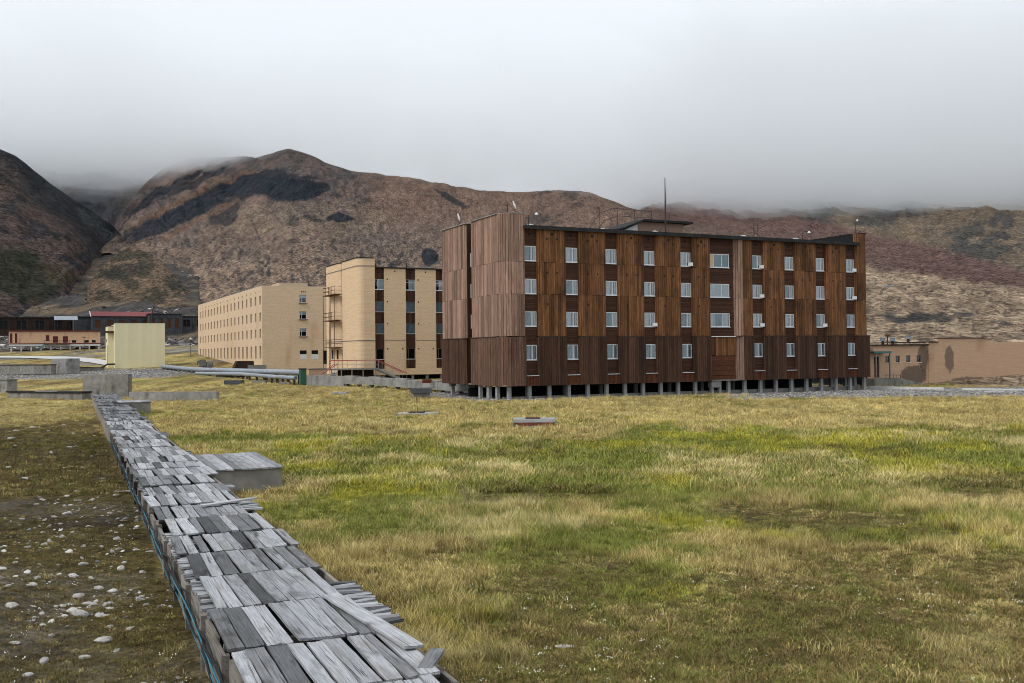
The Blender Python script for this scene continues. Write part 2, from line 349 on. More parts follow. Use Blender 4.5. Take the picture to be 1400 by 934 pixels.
def ground_colour(x, y):
    w = weights(x, y)
    c = np.repeat(C_STRAW[None] * 0.9, len(x), 0); c = mixc(c, C_TAN, ss(0.40, 0.62, fbm(x * 0.18, y * 0.18, 71, 4)))
    c = mixc(c, C_GREEN, w['green'] * .7); c = mixc(c, C_YEL, w['yel'] * .6); c = mixc(c, C_OLIVE, w['moss']); c = mixc(c, C_SOIL, w['soil'])
    c = c * ((0.75 + 0.5 * w['n2']) * (1 - .3 * w['left'] * ss(70, 50, y)))[:, None]
    c = mixc(c, C_GRAVEL, w['gravel'])
    # beyond the settlement: dark rubble apron and the creek bed
    d = np.hypot(x, y); n = fbm(x * 0.05, y * 0.05, 81, 5)
    rub = ss(280, 340, d + 40 * (n - .5)); c = mixc(c, np.array([0.085, 0.078, 0.075]), rub); c = mixc(c, np.array([0.22, 0.16, 0.10]), rub * ss(0.5, 0.62, n) * .7)
    zz = gz(x, y); yp = horizon(w['px']) - F * (zz - H) / np.maximum(y, 1)
    line = [(172, 322), (166, 330), (144, 340), (120, 355), (90, 369), (108, 386), (70, 394), (20, 404), (-30, 412)]
    dist = np.full(len(x), 1e9)
    far = d > 350
    for (x0, y0), (x1, y1) in zip(line[:-1], line[1:]):
        px, py = w['px'][far], yp[far]; t = np.clip(((px - x0) * (x1 - x0) + (py - y0) * (y1 - y0)) / ((x1 - x0) ** 2 + (y1 - y0) ** 2), 0, 1)
        dist[far] = np.minimum(dist[far], np.hypot(px - x0 - t * (x1 - x0), (py - y0 - t * (y1 - y0)) * 1.6))
    c = mixc(c, np.array([0.022, 0.024, 0.028]), ss(6.5, 2.5, dist + n * 4))
    return c

def terrain_mat(name, fine, blotch, bs, bd, scale=(1, 1, 1), far=None, w2=0.7, w3=0.75, r1=(0.36, 0.22, 0.66, 1.5)):
    m = NT(name); a = m.attr('col').outputs['Color']; p = m.coords(scale, kind='World')
    n1 = m.noise(p, fine, 6, 0.75); n2 = m.noise(p, blotch, 6, 0.7)
    c = m.mix(0.8, a, m.ramp(n1, [(r1[0], r1[1]), (r1[2], r1[3])]), 'MULTIPLY')
    c = m.mix(w2, c, m.ramp(n2, [(0.3, 0.45), (0.7, 1.3)]), 'MULTIPLY')
    n3 = m.noise(p, (fine * blotch) ** 0.5, 6, 0.75)
    c = m.mix(w3, c, m.ramp(n3, [(0.36, 0.35), (0.66, 1.45)]), 'MULTIPLY')
    if far: c = m.mix(0.85, c, m.ramp(m.noise(m.coords((1, .14, 1), kind='World'), far, 6, .75), [(0.38, 0.35), (0.64, 1.4)]), 'MULTIPLY')
    m.bump(n1, bs, bd)
    return m.done(c, 0.95, 0.05)

def grid_mesh(name, X, Y, Z, colr, mat, smooth=True):
    nr, nc = X.shape; v = np.stack([X, Y, Z], -1).reshape(-1, 3)
    i = np.arange(nr * nc).reshape(nr, nc); f = np.stack([i[:-1, :-1], i[:-1, 1:], i[1:, 1:], i[1:, :-1]], -1).reshape(-1, 4)
    me = bpy.data.meshes.new(name); me.vertices.add(len(v)); me.vertices.foreach_set('co', v.astype('f').ravel())
    me.loops.add(len(f) * 4); me.loops.foreach_set('vertex_index', f.ravel().astype('i'))
    me.polygons.add(len(f)); me.polygons.foreach_set('loop_start', np.arange(0, len(f) * 4, 4, dtype='i')); me.polygons.foreach_set('loop_total', np.full(len(f), 4, 'i'))
    me.update(calc_edges=True); me.validate()
    a = me.attributes.new('col', 'FLOAT_COLOR', 'POINT'); a.data.foreach_set('color', np.concatenate([colr, np.ones((len(v), 1))], 1).astype('f').ravel())
    if smooth: me.polygons.foreach_set('use_smooth', np.ones(len(f), bool))
    me.materials.append(mat); return me

az = np.radians(np.concatenate([np.linspace(-80, -30, 60)[:-1], np.linspace(-30, 30, 460), np.linspace(30, 80, 60)[1:]]))
dr = np.concatenate([[0.5, 3], np.geomspace(6, 130, 330), np.geomspace(130, 3600, 190)[1:]])
A, D = np.meshgrid(az, dr); GX, GYY = D * np.sin(A), D * np.cos(A); GZZ = gz(GX.ravel(), GYY.ravel()).reshape(GX.shape)
g = link('ground', grid_mesh('ground', GX, GYY, GZZ, ground_colour(GX.ravel(), GYY.ravel()), terrain_mat('ground_turf', 9.0, 1.1, 0.6, 0.05, far=.22)))
tag(g, 'tundra ground of dry grass, moss and gravel', 'ground', kind='structure')

# ------------------------------------------------------------------ mountains
def mountain(name, label, ctrl, colfun, p=1.0, ncol=520, nrow=230, rough=1.0, seed=0, gully=1.0):
    """ctrl rows: pixel column, crest y, crest distance, foot y, foot distance"""
    ctrl = np.array(ctrl, float); px = np.linspace(ctrl[0, 0], ctrl[-1, 0], ncol)
    cyy, cdd, fy, fd = [np.interp(px, ctrl[:, 0], ctrl[:, i]) for i in (1, 2, 3, 4)]
    k = np.hanning(15); k /= k.sum()
    sm = lambda a: np.convolve(np.pad(a, 7, 'edge'), k, 'valid')
    cyy, cdd, fy, fd = map(sm, (cyy, cdd, fy, fd))
    v = np.concatenate([np.linspace(-0.2, 1, nrow), 1 + np.linspace(0.02, 0.5, 26)]); V, PX = np.meshgrid(v, px, indexing='ij')
    vc = np.clip(V, 0, 1)
    d = fd * (cdd / fd) ** V
    y = fy + (cyy - fy) * np.where(V < 0, V * 1.5, vc ** p)
    dep = d * np.cos(np.arctan((PX - CX) / F)); X = (PX - CX) / F * dep; Yw = dep
    Z = H + (horizon(PX) - y) / F * dep
    zc = H + (horizon(px) - cyy) / F * (cdd * np.cos(np.arctan((px - CX) / F)))
    over = np.clip(V - 1, 0, 1); Z = np.where(V > 1, zc[None] - over * 0.5 * (d - cdd[None]) * 1.2 - over * 60, Z)
    env = ss(0.0, 0.12, vc) * (1 - 0.75 * ss(0.9, 1.0, V)) * ss(0, 0.03, (PX - px[0]) / (px[-1] - px[0])) * ss(0, 0.03, (px[-1] - PX) / (px[-1] - px[0]))
    big = (fbm(X * 0.008, Yw * 0.0022, seed + 1, 5) - 0.5) * 2
    gul = np.abs(fbm(PX * 0.035 + V * 3.5 + 2.2 * fbm(PX * .02, V * 5, seed + 4, 3), V * 3.2, seed + 2, 4) - 0.5) * 2       # ribs running down the slope
    sml = (fbm(X * 0.06, Yw * 0.014, seed + 3, 5) - 0.5) * 2
    dz = (big * 16 * rough + (gul - 0.25) * 8 * gully + sml * 6.0 * rough) * (dep / 1300)
    Z = Z + dz * env
    yy = horizon(PX) - F * (Z - H) / dep
    c = colfun(PX.ravel(), yy.ravel(), X.ravel(), Yw.ravel(), V.ravel(), (gul.ravel(), big.ravel()))
    o = link(name, grid_mesh(name, X, Yw, Z, np.clip(c, 0.01, 0.8), MTN))
    return tag(o, label, 'mountain', kind='structure')
MTN = terrain_mat('mountain_scree', 0.75, 0.03, 1.0, 1.6, (1, .22, .6), w2=.4, w3=.6, r1=(.40, .10, .62, 1.75))

def warp(px, py, x, y, a=9, seed=300):
    return px + (fbm(px * 0.06, py * 0.06, seed, 4) - 0.5) * 2 * a, py + (fbm(px * 0.06 + 40, py * 0.06, seed + 9, 4) - 0.5) * 2 * a * 0.7
def ell(px, py, cx, cyy, rx, ry, ang=0):
    # a scree patch: soft oval in direction and elevation
    c, s = math.cos(R(ang)), math.sin(R(ang)); dx, dy = px - cx, py - cyy
    return ss(1.15, 0.85, np.hypot((dx * c + dy * s) / rx, (-dx * s + dy * c) / ry))
COAL = np.array([0.020, 0.027, 0.038]); RED = np.array([0.16, 0.095, 0.083]); BRN = np.array([0.15, 0.12, 0.103]); TAN = np.array([0.44, 0.33, 0.225]); GRY = np.array([0.085, 0.08, 0.08])

def col_center(px, py, x, y, v, gg):
    n1 = fbm(px * 0.02, py * 0.025, 101, 5); n2 = fbm(px * 0.09, py * 0.12, 111, 4); n3 = fbm(px * 0.22, py * 0.22, 121, 4)
    wx, wy = warp(px, py, x, y)
    c = np.repeat(BRN[None] * np.array([1.0, .95, 1.0]), len(px), 0)
    c = mixc(c, np.array([0.215, 0.15, 0.12]), ss(0.45, 0.62, n1)); c = mixc(c, GRY, ss(0.52, 0.66, n2) * 0.8)
    c = mixc(c, TAN * np.array([.72, .70, .72]), ss(285, 380, wy + (n2 - 0.5) * 70) * 0.75 * ss(0.32, 0.55, n3))
    c = mixc(c, TAN * 0.75, ell(wx, wy, 430, 300, 130, 26) * 0.45 * ss(0.35, 0.6, n2))
    c = mixc(c, np.array([0.27, 0.17, 0.12]), ss(480, 560, wx) * ss(330, 290, wy) * 0.6)
    for e in ((400, 259, 44, 15, 0, .95), (345, 250, 48, 18, -16, .9), (437, 256, 17, 7, 0, .85), (395, 243, 42, 3.5, 0, .7), (466, 296, 17, 5.5, 0, .95), (428, 299, 12, 3, 0, .6), (402, 303, 9, 8, 0, .5), (256, 289, 92, 12, -27, .92), (225, 262, 62, 6, -30, .85), (270, 248, 50, 5, -28, .8), (308, 290, 26, 15, -30, .75), (589, 352, 13, 11, 0, .95), (543, 359, 11, 5, -20, .7), (617, 272, 26, 4, 32, .8), (190, 310, 35, 6, -35, .7), (205, 355, 30, 6, 30, .5)):
        c = mixc(c, COAL, ell(wx, wy, *e[:5]) * e[5])
    for e in ((243, 277, 85, 4, -28), (330, 240, 30, 3, -20), (275, 300, 60, 4, -27)): c = mixc(c, np.array([0.2, 0.12, 0.08]), ell(wx, wy, *e) * 0.7)
    band = ss(0.55, 0.68, fbm(px * 0.02 - py * 0.015, py * 0.09 + px * 0.03, 131, 4)); c = mixc(c, GRY * 0.6, band * ss(680, 740, px) * 0.7)
    c = mixc(c, BRN * 0.55, ss(228, 205, wy) * 0.5)
    return c * (0.8 + 0.5 * (n3 - 0.3))[:, None] * (0.97 + 0.06 * gg[0])[:, None]
def col_left(px, py, x, y, v, gg):
    n1 = fbm(px * 0.03 + py * 0.03, (py - px * 0.7) * 0.10, 141, 5); n2 = fbm(x * 0.02, y * 0.02, 151, 4); wx, wy = warp(px, py, x, y, 12)
    c = np.repeat(np.array([[0.11, 0.078, 0.066]]), len(px), 0); c = mixc(c, np.array([0.035, 0.037, 0.042]), ss(0.48, 0.62, n1) * 0.8)
    c = mixc(c, np.array([0.032, 0.035, 0.040]), ss(275, 215, wy - 0.9 * (wx - 20)) * 0.85)
    c = mixc(c, np.array([0.035, 0.038, 0.022]), ell(wx, wy, 25, 375, 60, 32, 20) * 0.85); c = mixc(c, np.array([0.10, 0.075, 0.045]), ell(wx, wy, 85, 378, 26, 14, 25) * 0.6)
    c = mixc(c, np.array([0.06, 0.066, 0.07]), ell(wx, wy, 140, 310, 45, 9, 42) * 0.8)
    return c * (0.75 + 0.6 * (n2 - 0.25))[:, None]
def col_back(px, py, x, y, v, gg):
    n = fbm(px * 0.04, py * 0.05, 161, 4); c = np.repeat(np.array([[0.04, 0.043, 0.05]]), len(px), 0)
    return mixc(c, np.array([0.075, 0.066, 0.062]), ss(0.45, 0.65, n))
def col_knoll(px, py, x, y, v, gg):
    n = fbm(px * 0.05, py * 0.08, 171, 4); wx, wy = warp(px, py, x, y, 10)
    c = np.repeat(np.array([[0.17, 0.12, 0.082]]), len(px), 0); c = mixc(c, np.array([0.06, 0.054, 0.038]), ss(0.48, 0.6, n) * 0.85)
    return mixc(c, np.array([0.03, 0.033, 0.03]), ell(wx, wy, 170, 370, 28, 10, -10) * 0.7 + ell(wx, wy, 245, 392, 26, 7, 35) * 0.6)
def col_right(px, py, x, y, v, gg):
    n1 = fbm(px * 0.025, py * 0.06, 181, 5); n2 = fbm(px * 0.06, py * 0.13, 191, 5); n3 = fbm(px * 0.16, py * 0.25, 201, 4); wx, wy = warp(px, py, x, y, 7)
    top = 318 + (wx - 1187) * 0.24; line = 366 + (wx - 1187) * 0.13      # red band climbing to the left, tan slope below
    c = np.repeat(np.array([[0.19, 0.145, 0.105]]), len(px), 0)
    c = mixc(c, np.array([0.075, 0.075, 0.073]), ss(0.42, 0.56, n1) * 0.85); c = mixc(c, np.array([0.25, 0.18, 0.12]), ss(.55, .66, n2) * .6)
    c = mixc(c, RED, ss(top - 6, top + 6, wy) * ss(top + 62, top + 36, wy) * 0.9)
    c = mixc(c, np.array([0.15, 0.10, 0.08]), ss(top + 30, top + 52, wy) * .7)
    low = ss(line - 4, line + 8, wy); c = mixc(c, TAN * 1.12, low * .95); c = mixc(c, np.array([0.20, 0.14, 0.10]), low * ss(0.52, 0.64, n2) * 0.6)
    c = mixc(c, np.array([0.05, 0.055, 0.06]), ss(9, 3, np.abs(wy - 434 - (n1 - .5) * 16)) * ss(0.42, 0.52, fbm(px * 0.02, py * 0.06, 211, 3)) * 0.9)
    c = mixc(c, np.array([0.09, 0.065, 0.055]), low * ss(0.57, 0.66, n3) * 0.7)
    return c * (0.8 + 0.5 * (n3 - 0.3))[:, None]

mountain('mountain', 'dark blue-grey slope closing the valley under the cloud',
         [(-40, 205, 2300, 345, 1350), (60, 196, 2400, 345, 1350), (130, 190, 2500, 345, 1300), (190, 200, 2400, 345, 1300), (240, 228, 2200, 345, 1300), (330, 300, 1900, 345, 1300)], col_back, ncol=200, nrow=120, seed=11)
mountain('mountain', 'brown mountain with a rounded peak and black coal scree patches',
         [(134, 343, 1000, 346, 960), (150, 322, 1090, 340, 1000), (165, 296, 1250, 338, 1020), (193, 256, 1560, 350, 900), (222, 231, 1850, 372, 760), (262, 215, 1960, 412, 560), (320, 216, 1800, 432, 480), (350, 215, 1620, 437, 455), (375, 209, 1500, 440, 445),
          (395, 202, 1450, 440, 440), (418, 209, 1450, 440, 440), (445, 221, 1470, 440, 440), (480, 233, 1520, 440, 430), (510, 238, 1600, 440, 430), (560, 242, 1660, 440, 420), (610, 249, 1700, 440, 420), (660, 259, 1720, 440, 410), (700, 261, 1740, 440, 400),
          (780, 261, 1750, 440, 400), (815, 266, 1750, 440, 390), (860, 283, 1720, 440, 380), (920, 303, 1650, 440, 370), (985, 318, 1500, 440, 360), (1060, 335, 1300, 440, 340)], col_center, p=1.0, ncol=1000, nrow=330, seed=23)
mountain('mountain', 'steep dark mountainside rising at the creek valley, its top in the cloud',
         [(-260, 120, 1000, 425, 480), (-120, 155, 980, 420, 500), (-40, 188, 960, 416, 510), (0, 202, 950, 412, 520), (27, 214, 960, 408, 540), (45, 229, 980, 403, 560), (70, 249, 1000, 394, 590), (90, 262, 1020, 373, 650), (107, 274, 1030, 362, 740), (125, 285, 1050, 353, 860), (142, 297, 1070, 342, 990), (160, 310, 1090, 334, 1050), (172, 328, 1090, 333, 1080)], col_left, ncol=520, nrow=220, seed=37, gully=0.9)
mountain('hill', 'low olive-brown knoll at the foot of the creek valley',
         [(120, 392, 640, 408, 560), (135, 368, 680, 410, 550), (152, 352, 710, 411, 545), (180, 336, 740, 412, 540), (205, 345, 730, 413, 535), (226, 362, 700, 414, 530), (250, 386, 650, 416, 520), (285, 414, 560, 420, 510)], col_knoll, ncol=200, nrow=90, seed=43, rough=0.5, gully=0.5)['category'] = 'hill'
mountain('mountain', 'broad tan hillside crossed by a dark red band, running up into the cloud',
         [(820, 300, 2300, 462, 260), (900, 262, 2500, 466, 240), (1000, 252, 2600, 469, 220), (1190, 248, 2700, 471, 205), (1400, 246, 2700, 470, 205), (1650, 240, 2700, 468, 210)], col_right, p=0.92, ncol=620, nrow=330, seed=53, rough=0.9, gully=0.7)

# ------------------------------------------------------------------ low cloud on the summits
def cloud(name, base, amp, dens, seed, top=430, near=1080):
    azc = np.radians(np.linspace(-56, 56, 150)); dc = np.geomspace(near, 5200, 90)
    Az, Dc = np.meshgrid(azc, dc); X, Y = Dc * np.sin(Az), Dc * np.cos(Az)
    n = (fbm(X * 0.0022, Y * 0.0022, seed, 4) - 0.5) * 2 + 0.9 * (fbm(X * 0.010, Y * 0.006, seed + 5, 4) - 0.5) * 2
    pxc = 700 + F * np.tan(Az)
    bz = base + amp * n + 150 * ss(near + 450, near, Dc) - 128 * ss(800, 1050, pxc) - 25 * ss(330, 150, pxc) + np.minimum(Dc - 1500, 900) * 0.0
    tz = top + 60 * (fbm(X * 0.002, Y * 0.002, seed + 9, 3) - 0.5)
    bz = np.minimum(bz, tz - 3 - 25 * ss(near, near + 200, Dc))
    nr, nc = X.shape; N = nr * nc; i = np.arange(N).reshape(nr, nc)
    v = np.concatenate([np.stack([X, Y, bz], -1).reshape(-1, 3), np.stack([X, Y, tz], -1).reshape(-1, 3)])
    f = [*np.stack([i[:-1, :-1], i[1:, :-1], i[1:, 1:], i[:-1, 1:]], -1).reshape(-1, 4).tolist(), *(np.stack([i[:-1, :-1], i[:-1, 1:], i[1:, 1:], i[1:, :-1]], -1).reshape(-1, 4) + N).tolist()]
    for e in (i[0, :], i[-1, ::-1], i[::-1, 0], i[:, -1]):
        f += [[int(e[k]), int(e[k + 1]), int(e[k + 1] + N), int(e[k] + N)] for k in range(len(e) - 1)]
    me = bpy.data.meshes.new(name); me.from_pydata(v.tolist(), [], f); me.update()
    m = bpy.data.materials.new(name + '_vapour'); m.use_nodes = True; t = m.node_tree; t.nodes.clear()
    o = t.nodes.new('ShaderNodeOutputMaterial'); pv = t.nodes.new('ShaderNodeVolumePrincipled')
    pv.inputs['Color'].default_value = (0.992, 0.996, 1.0, 1); pv.inputs['Density'].default_value = dens; pv.inputs['Anisotropy'].default_value = 0.8
    t.links.new(pv.outputs[0], o.inputs['Volume']); me.materials.append(m)
    return tag(link(name, me), 'low grey cloud hanging on the mountain tops', 'cloud', kind='stuff')
cloud('low_cloud', 285, 75, 0.0020, 95, near=1200); cloud('low_cloud', 315, 60, 0.0028, 71); cloud('low_cloud', 345, 60, 0.0045, 83, near=1300)

# ------------------------------------------------------------------ buildings: shared pieces
GRID = R(26)
def wall_holes(mb, u0, u1, z0, z1, holes, depth, place, t=0.5):
    """wall skin with real openings: place(u, d, z) -> point, d = 0 outside, depth = reveal"""
    us = sorted({u0, u1, *[h[0] for h in holes], *[h[1] for h in holes]}); zs = sorted({z0, z1, *[h[2] for h in holes], *[h[3] for h in holes]})
    for a, b in zip(us[:-1], us[1:]):
        for c, d in zip(zs[:-1], zs[1:]):
            if any(h[0] - 1e-6 <= a and b <= h[1] + 1e-6 and h[2] - 1e-6 <= c and d <= h[3] + 1e-6 for h in holes): continue
            mb.quad(place(a, 0, c), place(b, 0, c), place(b, 0, d), place(a, 0, d), t)
    for (a, b, c, d) in holes:
        mb.quad(place(a, 0, c), place(a, depth, c), place(a, depth, d), place(a, 0, d), t)
        mb.quad(place(b, depth, c), place(b, 0, c), place(b, 0, d), place(b, depth, d), t)
        mb.quad(place(a, 0, d), place(a, depth, d), place(b, depth, d), place(b, 0, d), t)
        mb.quad(place(a, depth, c), place(a, 0, c), place(b, 0, c), place(b, depth, c), t)

def boards(mb, path, z0, z1, bw=0.24, proud=0.06, seed=0, lowf=0.35):
    """vertical boards set side by side along a plan polyline (outside on the right hand)"""
    rr = random.Random(seed); pts = [Vector((p[0], p[1])) for p in path]
    seg = [(b - a).length for a, b in zip(pts[:-1], pts[1:])]; L = sum(seg); n = max(1, round(L / bw)); step = L / n
    def at(s):
        for a, b, l in zip(pts[:-1], pts[1:], seg):
            if s <= l + 1e-6: return a + (b - a) * (s / l), (b - a).normalized()
            s -= l
        return pts[-1], (pts[-1] - pts[-2]).normalized()
    gt = 0; rg = 3
    for k in range(n):
        p, d0 = at(k * step + 0.012); q, d1 = at((k + 1) * step - 0.012)
        d = (q - p).normalized(); nrm = Vector((d.y, -d.x)); o = nrm * (proud + rr.uniform(-0.012, 0.012)); i = nrm * -0.03
        za, zb = z0 + rr.uniform(-0.02, 0.02), z1
        if k % rg == 0: gt = rr.uniform(-.3, .25); rg = rr.choice((2, 3, 3, 4, 5))
        t = min(1, max(0, 0.6 + gt + rr.uniform(-0.3, 0.3)))
        a, b = p + o, q + o; c, e = p + i, q + i
        mb.hexa([(a.x, a.y, za), (b.x, b.y, za), (e.x, e.y, za), (c.x, c.y, za), (a.x, a.y, zb), (b.x, b.y, zb), (e.x, e.y, zb), (c.x, c.y, zb)], t)

def hboards(mb, x0, x1, y, z0, z1, bh=0.17, seed=0, proud=0.03):
    rr = random.Random(seed); n = max(1, round((z1 - z0) / bh)); st = (z1 - z0) / n
    for k in range(n):
        f = rr.uniform(-0.012, 0.012); mb.box(x0, x1, y - proud - f, y + 0.02, z0 + k * st + 0.008, z0 + (k + 1) * st - 0.008, rr.uniform(0.25, 1))

def arc(cx, cy_, r, a0, a1, n=6):
    return [(cx + r * math.cos(R(a0 + (a1 - a0) * k / n)), cy_ + r * math.sin(R(a0 + (a1 - a0) * k / n))) for k in range(n + 1)]

# window prototypes: meshes shared by all copies, origin at lower left outer corner, y into the wall
def win_meshes(w, h, mullions, fmat, bar=0.07):
    f = MB(); f.box(0, w, 0.0, 0.08, 0, bar); f.box(0, w, 0.0, 0.08, h - bar, h); f.box(0, bar, 0.003, 0.077, bar, h - bar); f.box(w - bar, w, 0.003, 0.077, bar, h - bar)
    for m in mullions: f.box(m - 0.03, m + 0.03, 0.006, 0.07, bar, h - bar)
    fm = f.mesh('window', fmat)
    edges = [bar] + [e for m in mullions for e in (m - 0.03, m + 0.03)] + [w - bar]
    ps = []
    for a, b in zip(edges[0::2], edges[1::2]):
        p = MB(); p.quad((a, 0.038, bar), (b, 0.038, bar), (b, 0.038, h - bar), (a, 0.038, h - bar)); ps.append(p.mesh('pane', M['glass']))
    return fm, ps
def curtain_mesh(x0, x1, h, mat, n=8):
    c = MB(); st = (x1 - x0) / n
    for k in range(n):
        y0, y1 = (0.062, 0.070) if k % 2 else (0.070, 0.062)
        c.quad((x0 + k * st, y0, 0.02), (x0 + (k + 1) * st, y1, 0.02), (x0 + (k + 1) * st, y1, h - 0.03), (x0 + k * st, y0, h - 0.03))
    return c.mesh('curtain', mat)
W1 = win_meshes(1.36, 1.36, [0.86], M['frame'])
CUR = {'pale': curtain_mesh(0.06, 0.70, 1.36, M['curtain']), 'teal': curtain_mesh(0.06, 0.70, 1.36, M['teal_backing']), 'white': curtain_mesh(0.75, 1.0, 1.36, M['curtain_white'], 4),
       'side': curtain_mesh(1.05, 1.30, 1.36, M['curtain'], 4), 'gap': curtain_mesh(1.14, 1.30, 1.36, M['teal_backing'], 3)}
SILL = MB().box(-0.03, 1.40, -0.09, 0.05, -0.06, -0.002).mesh('sill', M['frame'])
COOL = MB().box(1.02, 1.40, -0.34, -0.02, 0.02, 0.36).mesh('cold_box', M['lamp'])
def add_window(parent, x, y, z, kinds, proto=W1, sill=SILL, cool=False, rz=0):
    w = link('window', proto[0], parent, (x, y, z), rz)
    for p in proto[1]: link('pane', p, w)
    for k in kinds: link('curtain', CUR[k], w)  # real curtains, plus the teal backings behind uncurtained panes
    if sill: link('sill', sill, w)
    if cool: link('cold_box', COOL, w)
    return w

# ------------------------------------------------------------------ brown timber block
BO = (BR_O[0], BR_O[1], 0.0)
brown = thing('apartment_block', 'four-storey dark brown timber-clad block with white windows standing on concrete pillars', 'building', BO, GRID)
ZB, ZJ, ZE, ZT = 1.22, 5.72, 15.62, 16.85
LV = [(12.5, ZE), (9.55, 12.5), (ZJ, 9.55)]
cc = [0.66, 5.0, 9.32, 13.64, 17.94, 26.85, 31.10, 35.34, 39.6]
MB().box(0.0, 41.4, 0.45, 13.9, ZB + 0.1, ZE).build('core_wall', M['dark'], brown)
r = MB(); r.box(-0.1, 40.6, -0.55, 14.2, ZE, ZE + 0.16); r.box(-0.1, 40.6, -0.62, -0.55, ZE - 0.14, ZE + 0.2); r.build('roof', M['roof'], brown)
# strips between the windows
rows = [12.63, 9.62, 6.64, 3.58]
def strip(parent, c, seed, zbot):
    x0, x1 = c - 0.73, c + 0.73
    for k, (a, b) in enumerate([(13.99, ZE), (10.98, 12.63), (8.0, 9.62), (4.94, 6.64), (2.15, 3.58)]):
        m = MB(); hboards(m, x0, x1, 0.05, a, b, 0.165, seed + k); m.build('spandrel', M['spandrel'], parent)
    m = MB(); boards(m, [(x0, -0.2), (x1, -0.2)], ZB, 2.1, 0.15, 0.04, seed + 9); m.build('base_panel', M['rust_panel'], parent)
    MB().box(x0, x1, -0.34, 0.1, 2.1, 2.15).build('ledge', M['frame'], parent)
for i, c in enumerate(cc):
    strip(brown, c, i * 20, ZB)
    for j, z in enumerate(rows):
        kinds = [['pale', 'white', 'side'], ['pale', 'white', 'side'], ['pale', 'white', 'side'], ['teal', 'white', 'gap']][j]
        if (i * 7 + j * 3) % 5 == 0 or (j == 2 and i in (0, 4, 7, 8)): kinds = ['teal', 'white', 'side']
        add_window(brown, c - 0.68, 0.03, z, kinds, cool=(i, j) in ((3, 2), (4, 0), (5, 0), (5, 1), (5, 2), (7, 2), (8, 0), (8, 1)))
    MB().box(c - 0.09, c + 0.09, -0.02, 0.04, 15.02, 15.2).build('vent', M['dark'], brown)
# cladding panels, one per storey and bay
bays = [(a + 0.73, b - 0.73) for a, b in zip(cc[:4], cc[1:5])] + [(18.67, 20.75)] + [(a + 0.73, b - 0.73) for a, b in zip(cc[5:8], cc[6:9])]
for i, (a, b) in enumerate(bays):
    for j, (z0, z1) in enumerate(LV):
        m = MB(); boards(m, [(a, 0.1), (a, -0.22), (b, -0.22), (b, 0.1)], z0 + 0.015, z1 - 0.004, seed=i * 31 + j); m.build('cladding_panel', M['clad'], brown)
    m = MB(); boards(m, [(a, 0.1), (a, -0.34), (b, -0.34), (b, 0.1)], ZB, ZJ - 0.05, seed=i * 31 + 7); m.build('cladding_panel', M['clad_base'], brown)
    MB().box(a - 0.03, b + 0.03, -0.42, -0.2, ZJ - 0.05, ZJ + 0.01).build('drip_ledge', M['iron'], brown)
    for s_, zz in ((0.32, 14.6), (0.68, 14.6), (0.32, 11.5), (0.68, 11.5), (0.32, 8.6)):
        MB().box(a + (b - a) * s_ - 0.07, a + (b - a) * s_ + 0.07, -0.30, -0.22, zz, zz + 0.15).build('vent', M['dark'], brown)
    MB().box((a + b) / 2 - 0.1, (a + b) / 2 + 0.1, -0.31, -0.22, 15.0, 15.22).build('vent', M['dark'], brown)
# stair bay: recessed, wide windows, plywood, double door below
sx0, sx1 = 20.75, 23.95
W3 = win_meshes(2.55, 1.36, [0.62, 1.62], M['frame'])
CUR['w1'] = curtain_mesh(0.66, 1.6, 1.36, M['curtain']); CUR['w2'] = curtain_mesh(1.66, 2.45, 1.36, M['curtain'], 6); CUR['t1'] = curtain_mesh(0.66, 1.6, 1.36, M['teal_backing']); CUR['t2'] = curtain_mesh(1.66, 2.45, 1.36, M['teal_backing'], 6); CUR['w0'] = curtain_mesh(0.06, 0.6, 1.36, M['curtain'], 5)
for k, (z, kk) in enumerate([(12.63, ['t1', 't2']), (9.62, ['w0', 'w1', 'w2']), (6.64, ['t1', 'w2', 'w0'])]):
    w = add_window(brown, sx0 + 0.12, 0.12, z, kk, W3, None)
    MB().box(-0.03, 2.6, -0.1, 0.05, -0.06, -0.002).build('sill', M['frame'], w)
    if k == 0: MB().box(0.08, 0.58, -0.02, 0.03, 0.08, 1.28).build('plywood_sheet', M['ply'], w)
for k, (a, b) in enumerate([(13.99, ZE), (10.98, 12.63), (8.0, 9.62), (ZJ, 6.64)]):
    m = MB(); hboards(m, sx0, sx1, 0.16, a, b, 0.165, 500 + k); m.build('spandrel', M['spandrel'], brown)
for k, z in enumerate((12.63, 9.62, 6.64)):
    m = MB(); hboards(m, sx0 + 2.7, sx1, 0.16, z, z + 1.36, 0.165, 520 + k); m.build('spandrel', M['spandrel'], brown)
m = MB(); boards(m, [(sx0, -0.05), (sx1, -0.05)], 3.75, ZJ - 0.1, seed=77); m.build('cladding_panel', M['clad'], brown)
MB().box(sx0 - 0.02, sx1, -0.22, 0.1, ZJ - 0.1, ZJ - 0.02).build('ledge', M['frame'], brown)
dm = MB(); hboards(dm, sx0 + 0.25, sx1 - 0.05, -0.03, 1.75, 3.7, 0.49, 81); dm.build('door', M['rust_panel'], brown)
MB().box(sx0, sx1, -0.06, 0.1, 1.22, 1.72).build('threshold', M['rust_panel'], brown)
MB().box(sx0 + 0.02, sx0 + 0.2, -0.12, 0.1, 1.3, 3.7).build('door_post', M['ply'], brown)
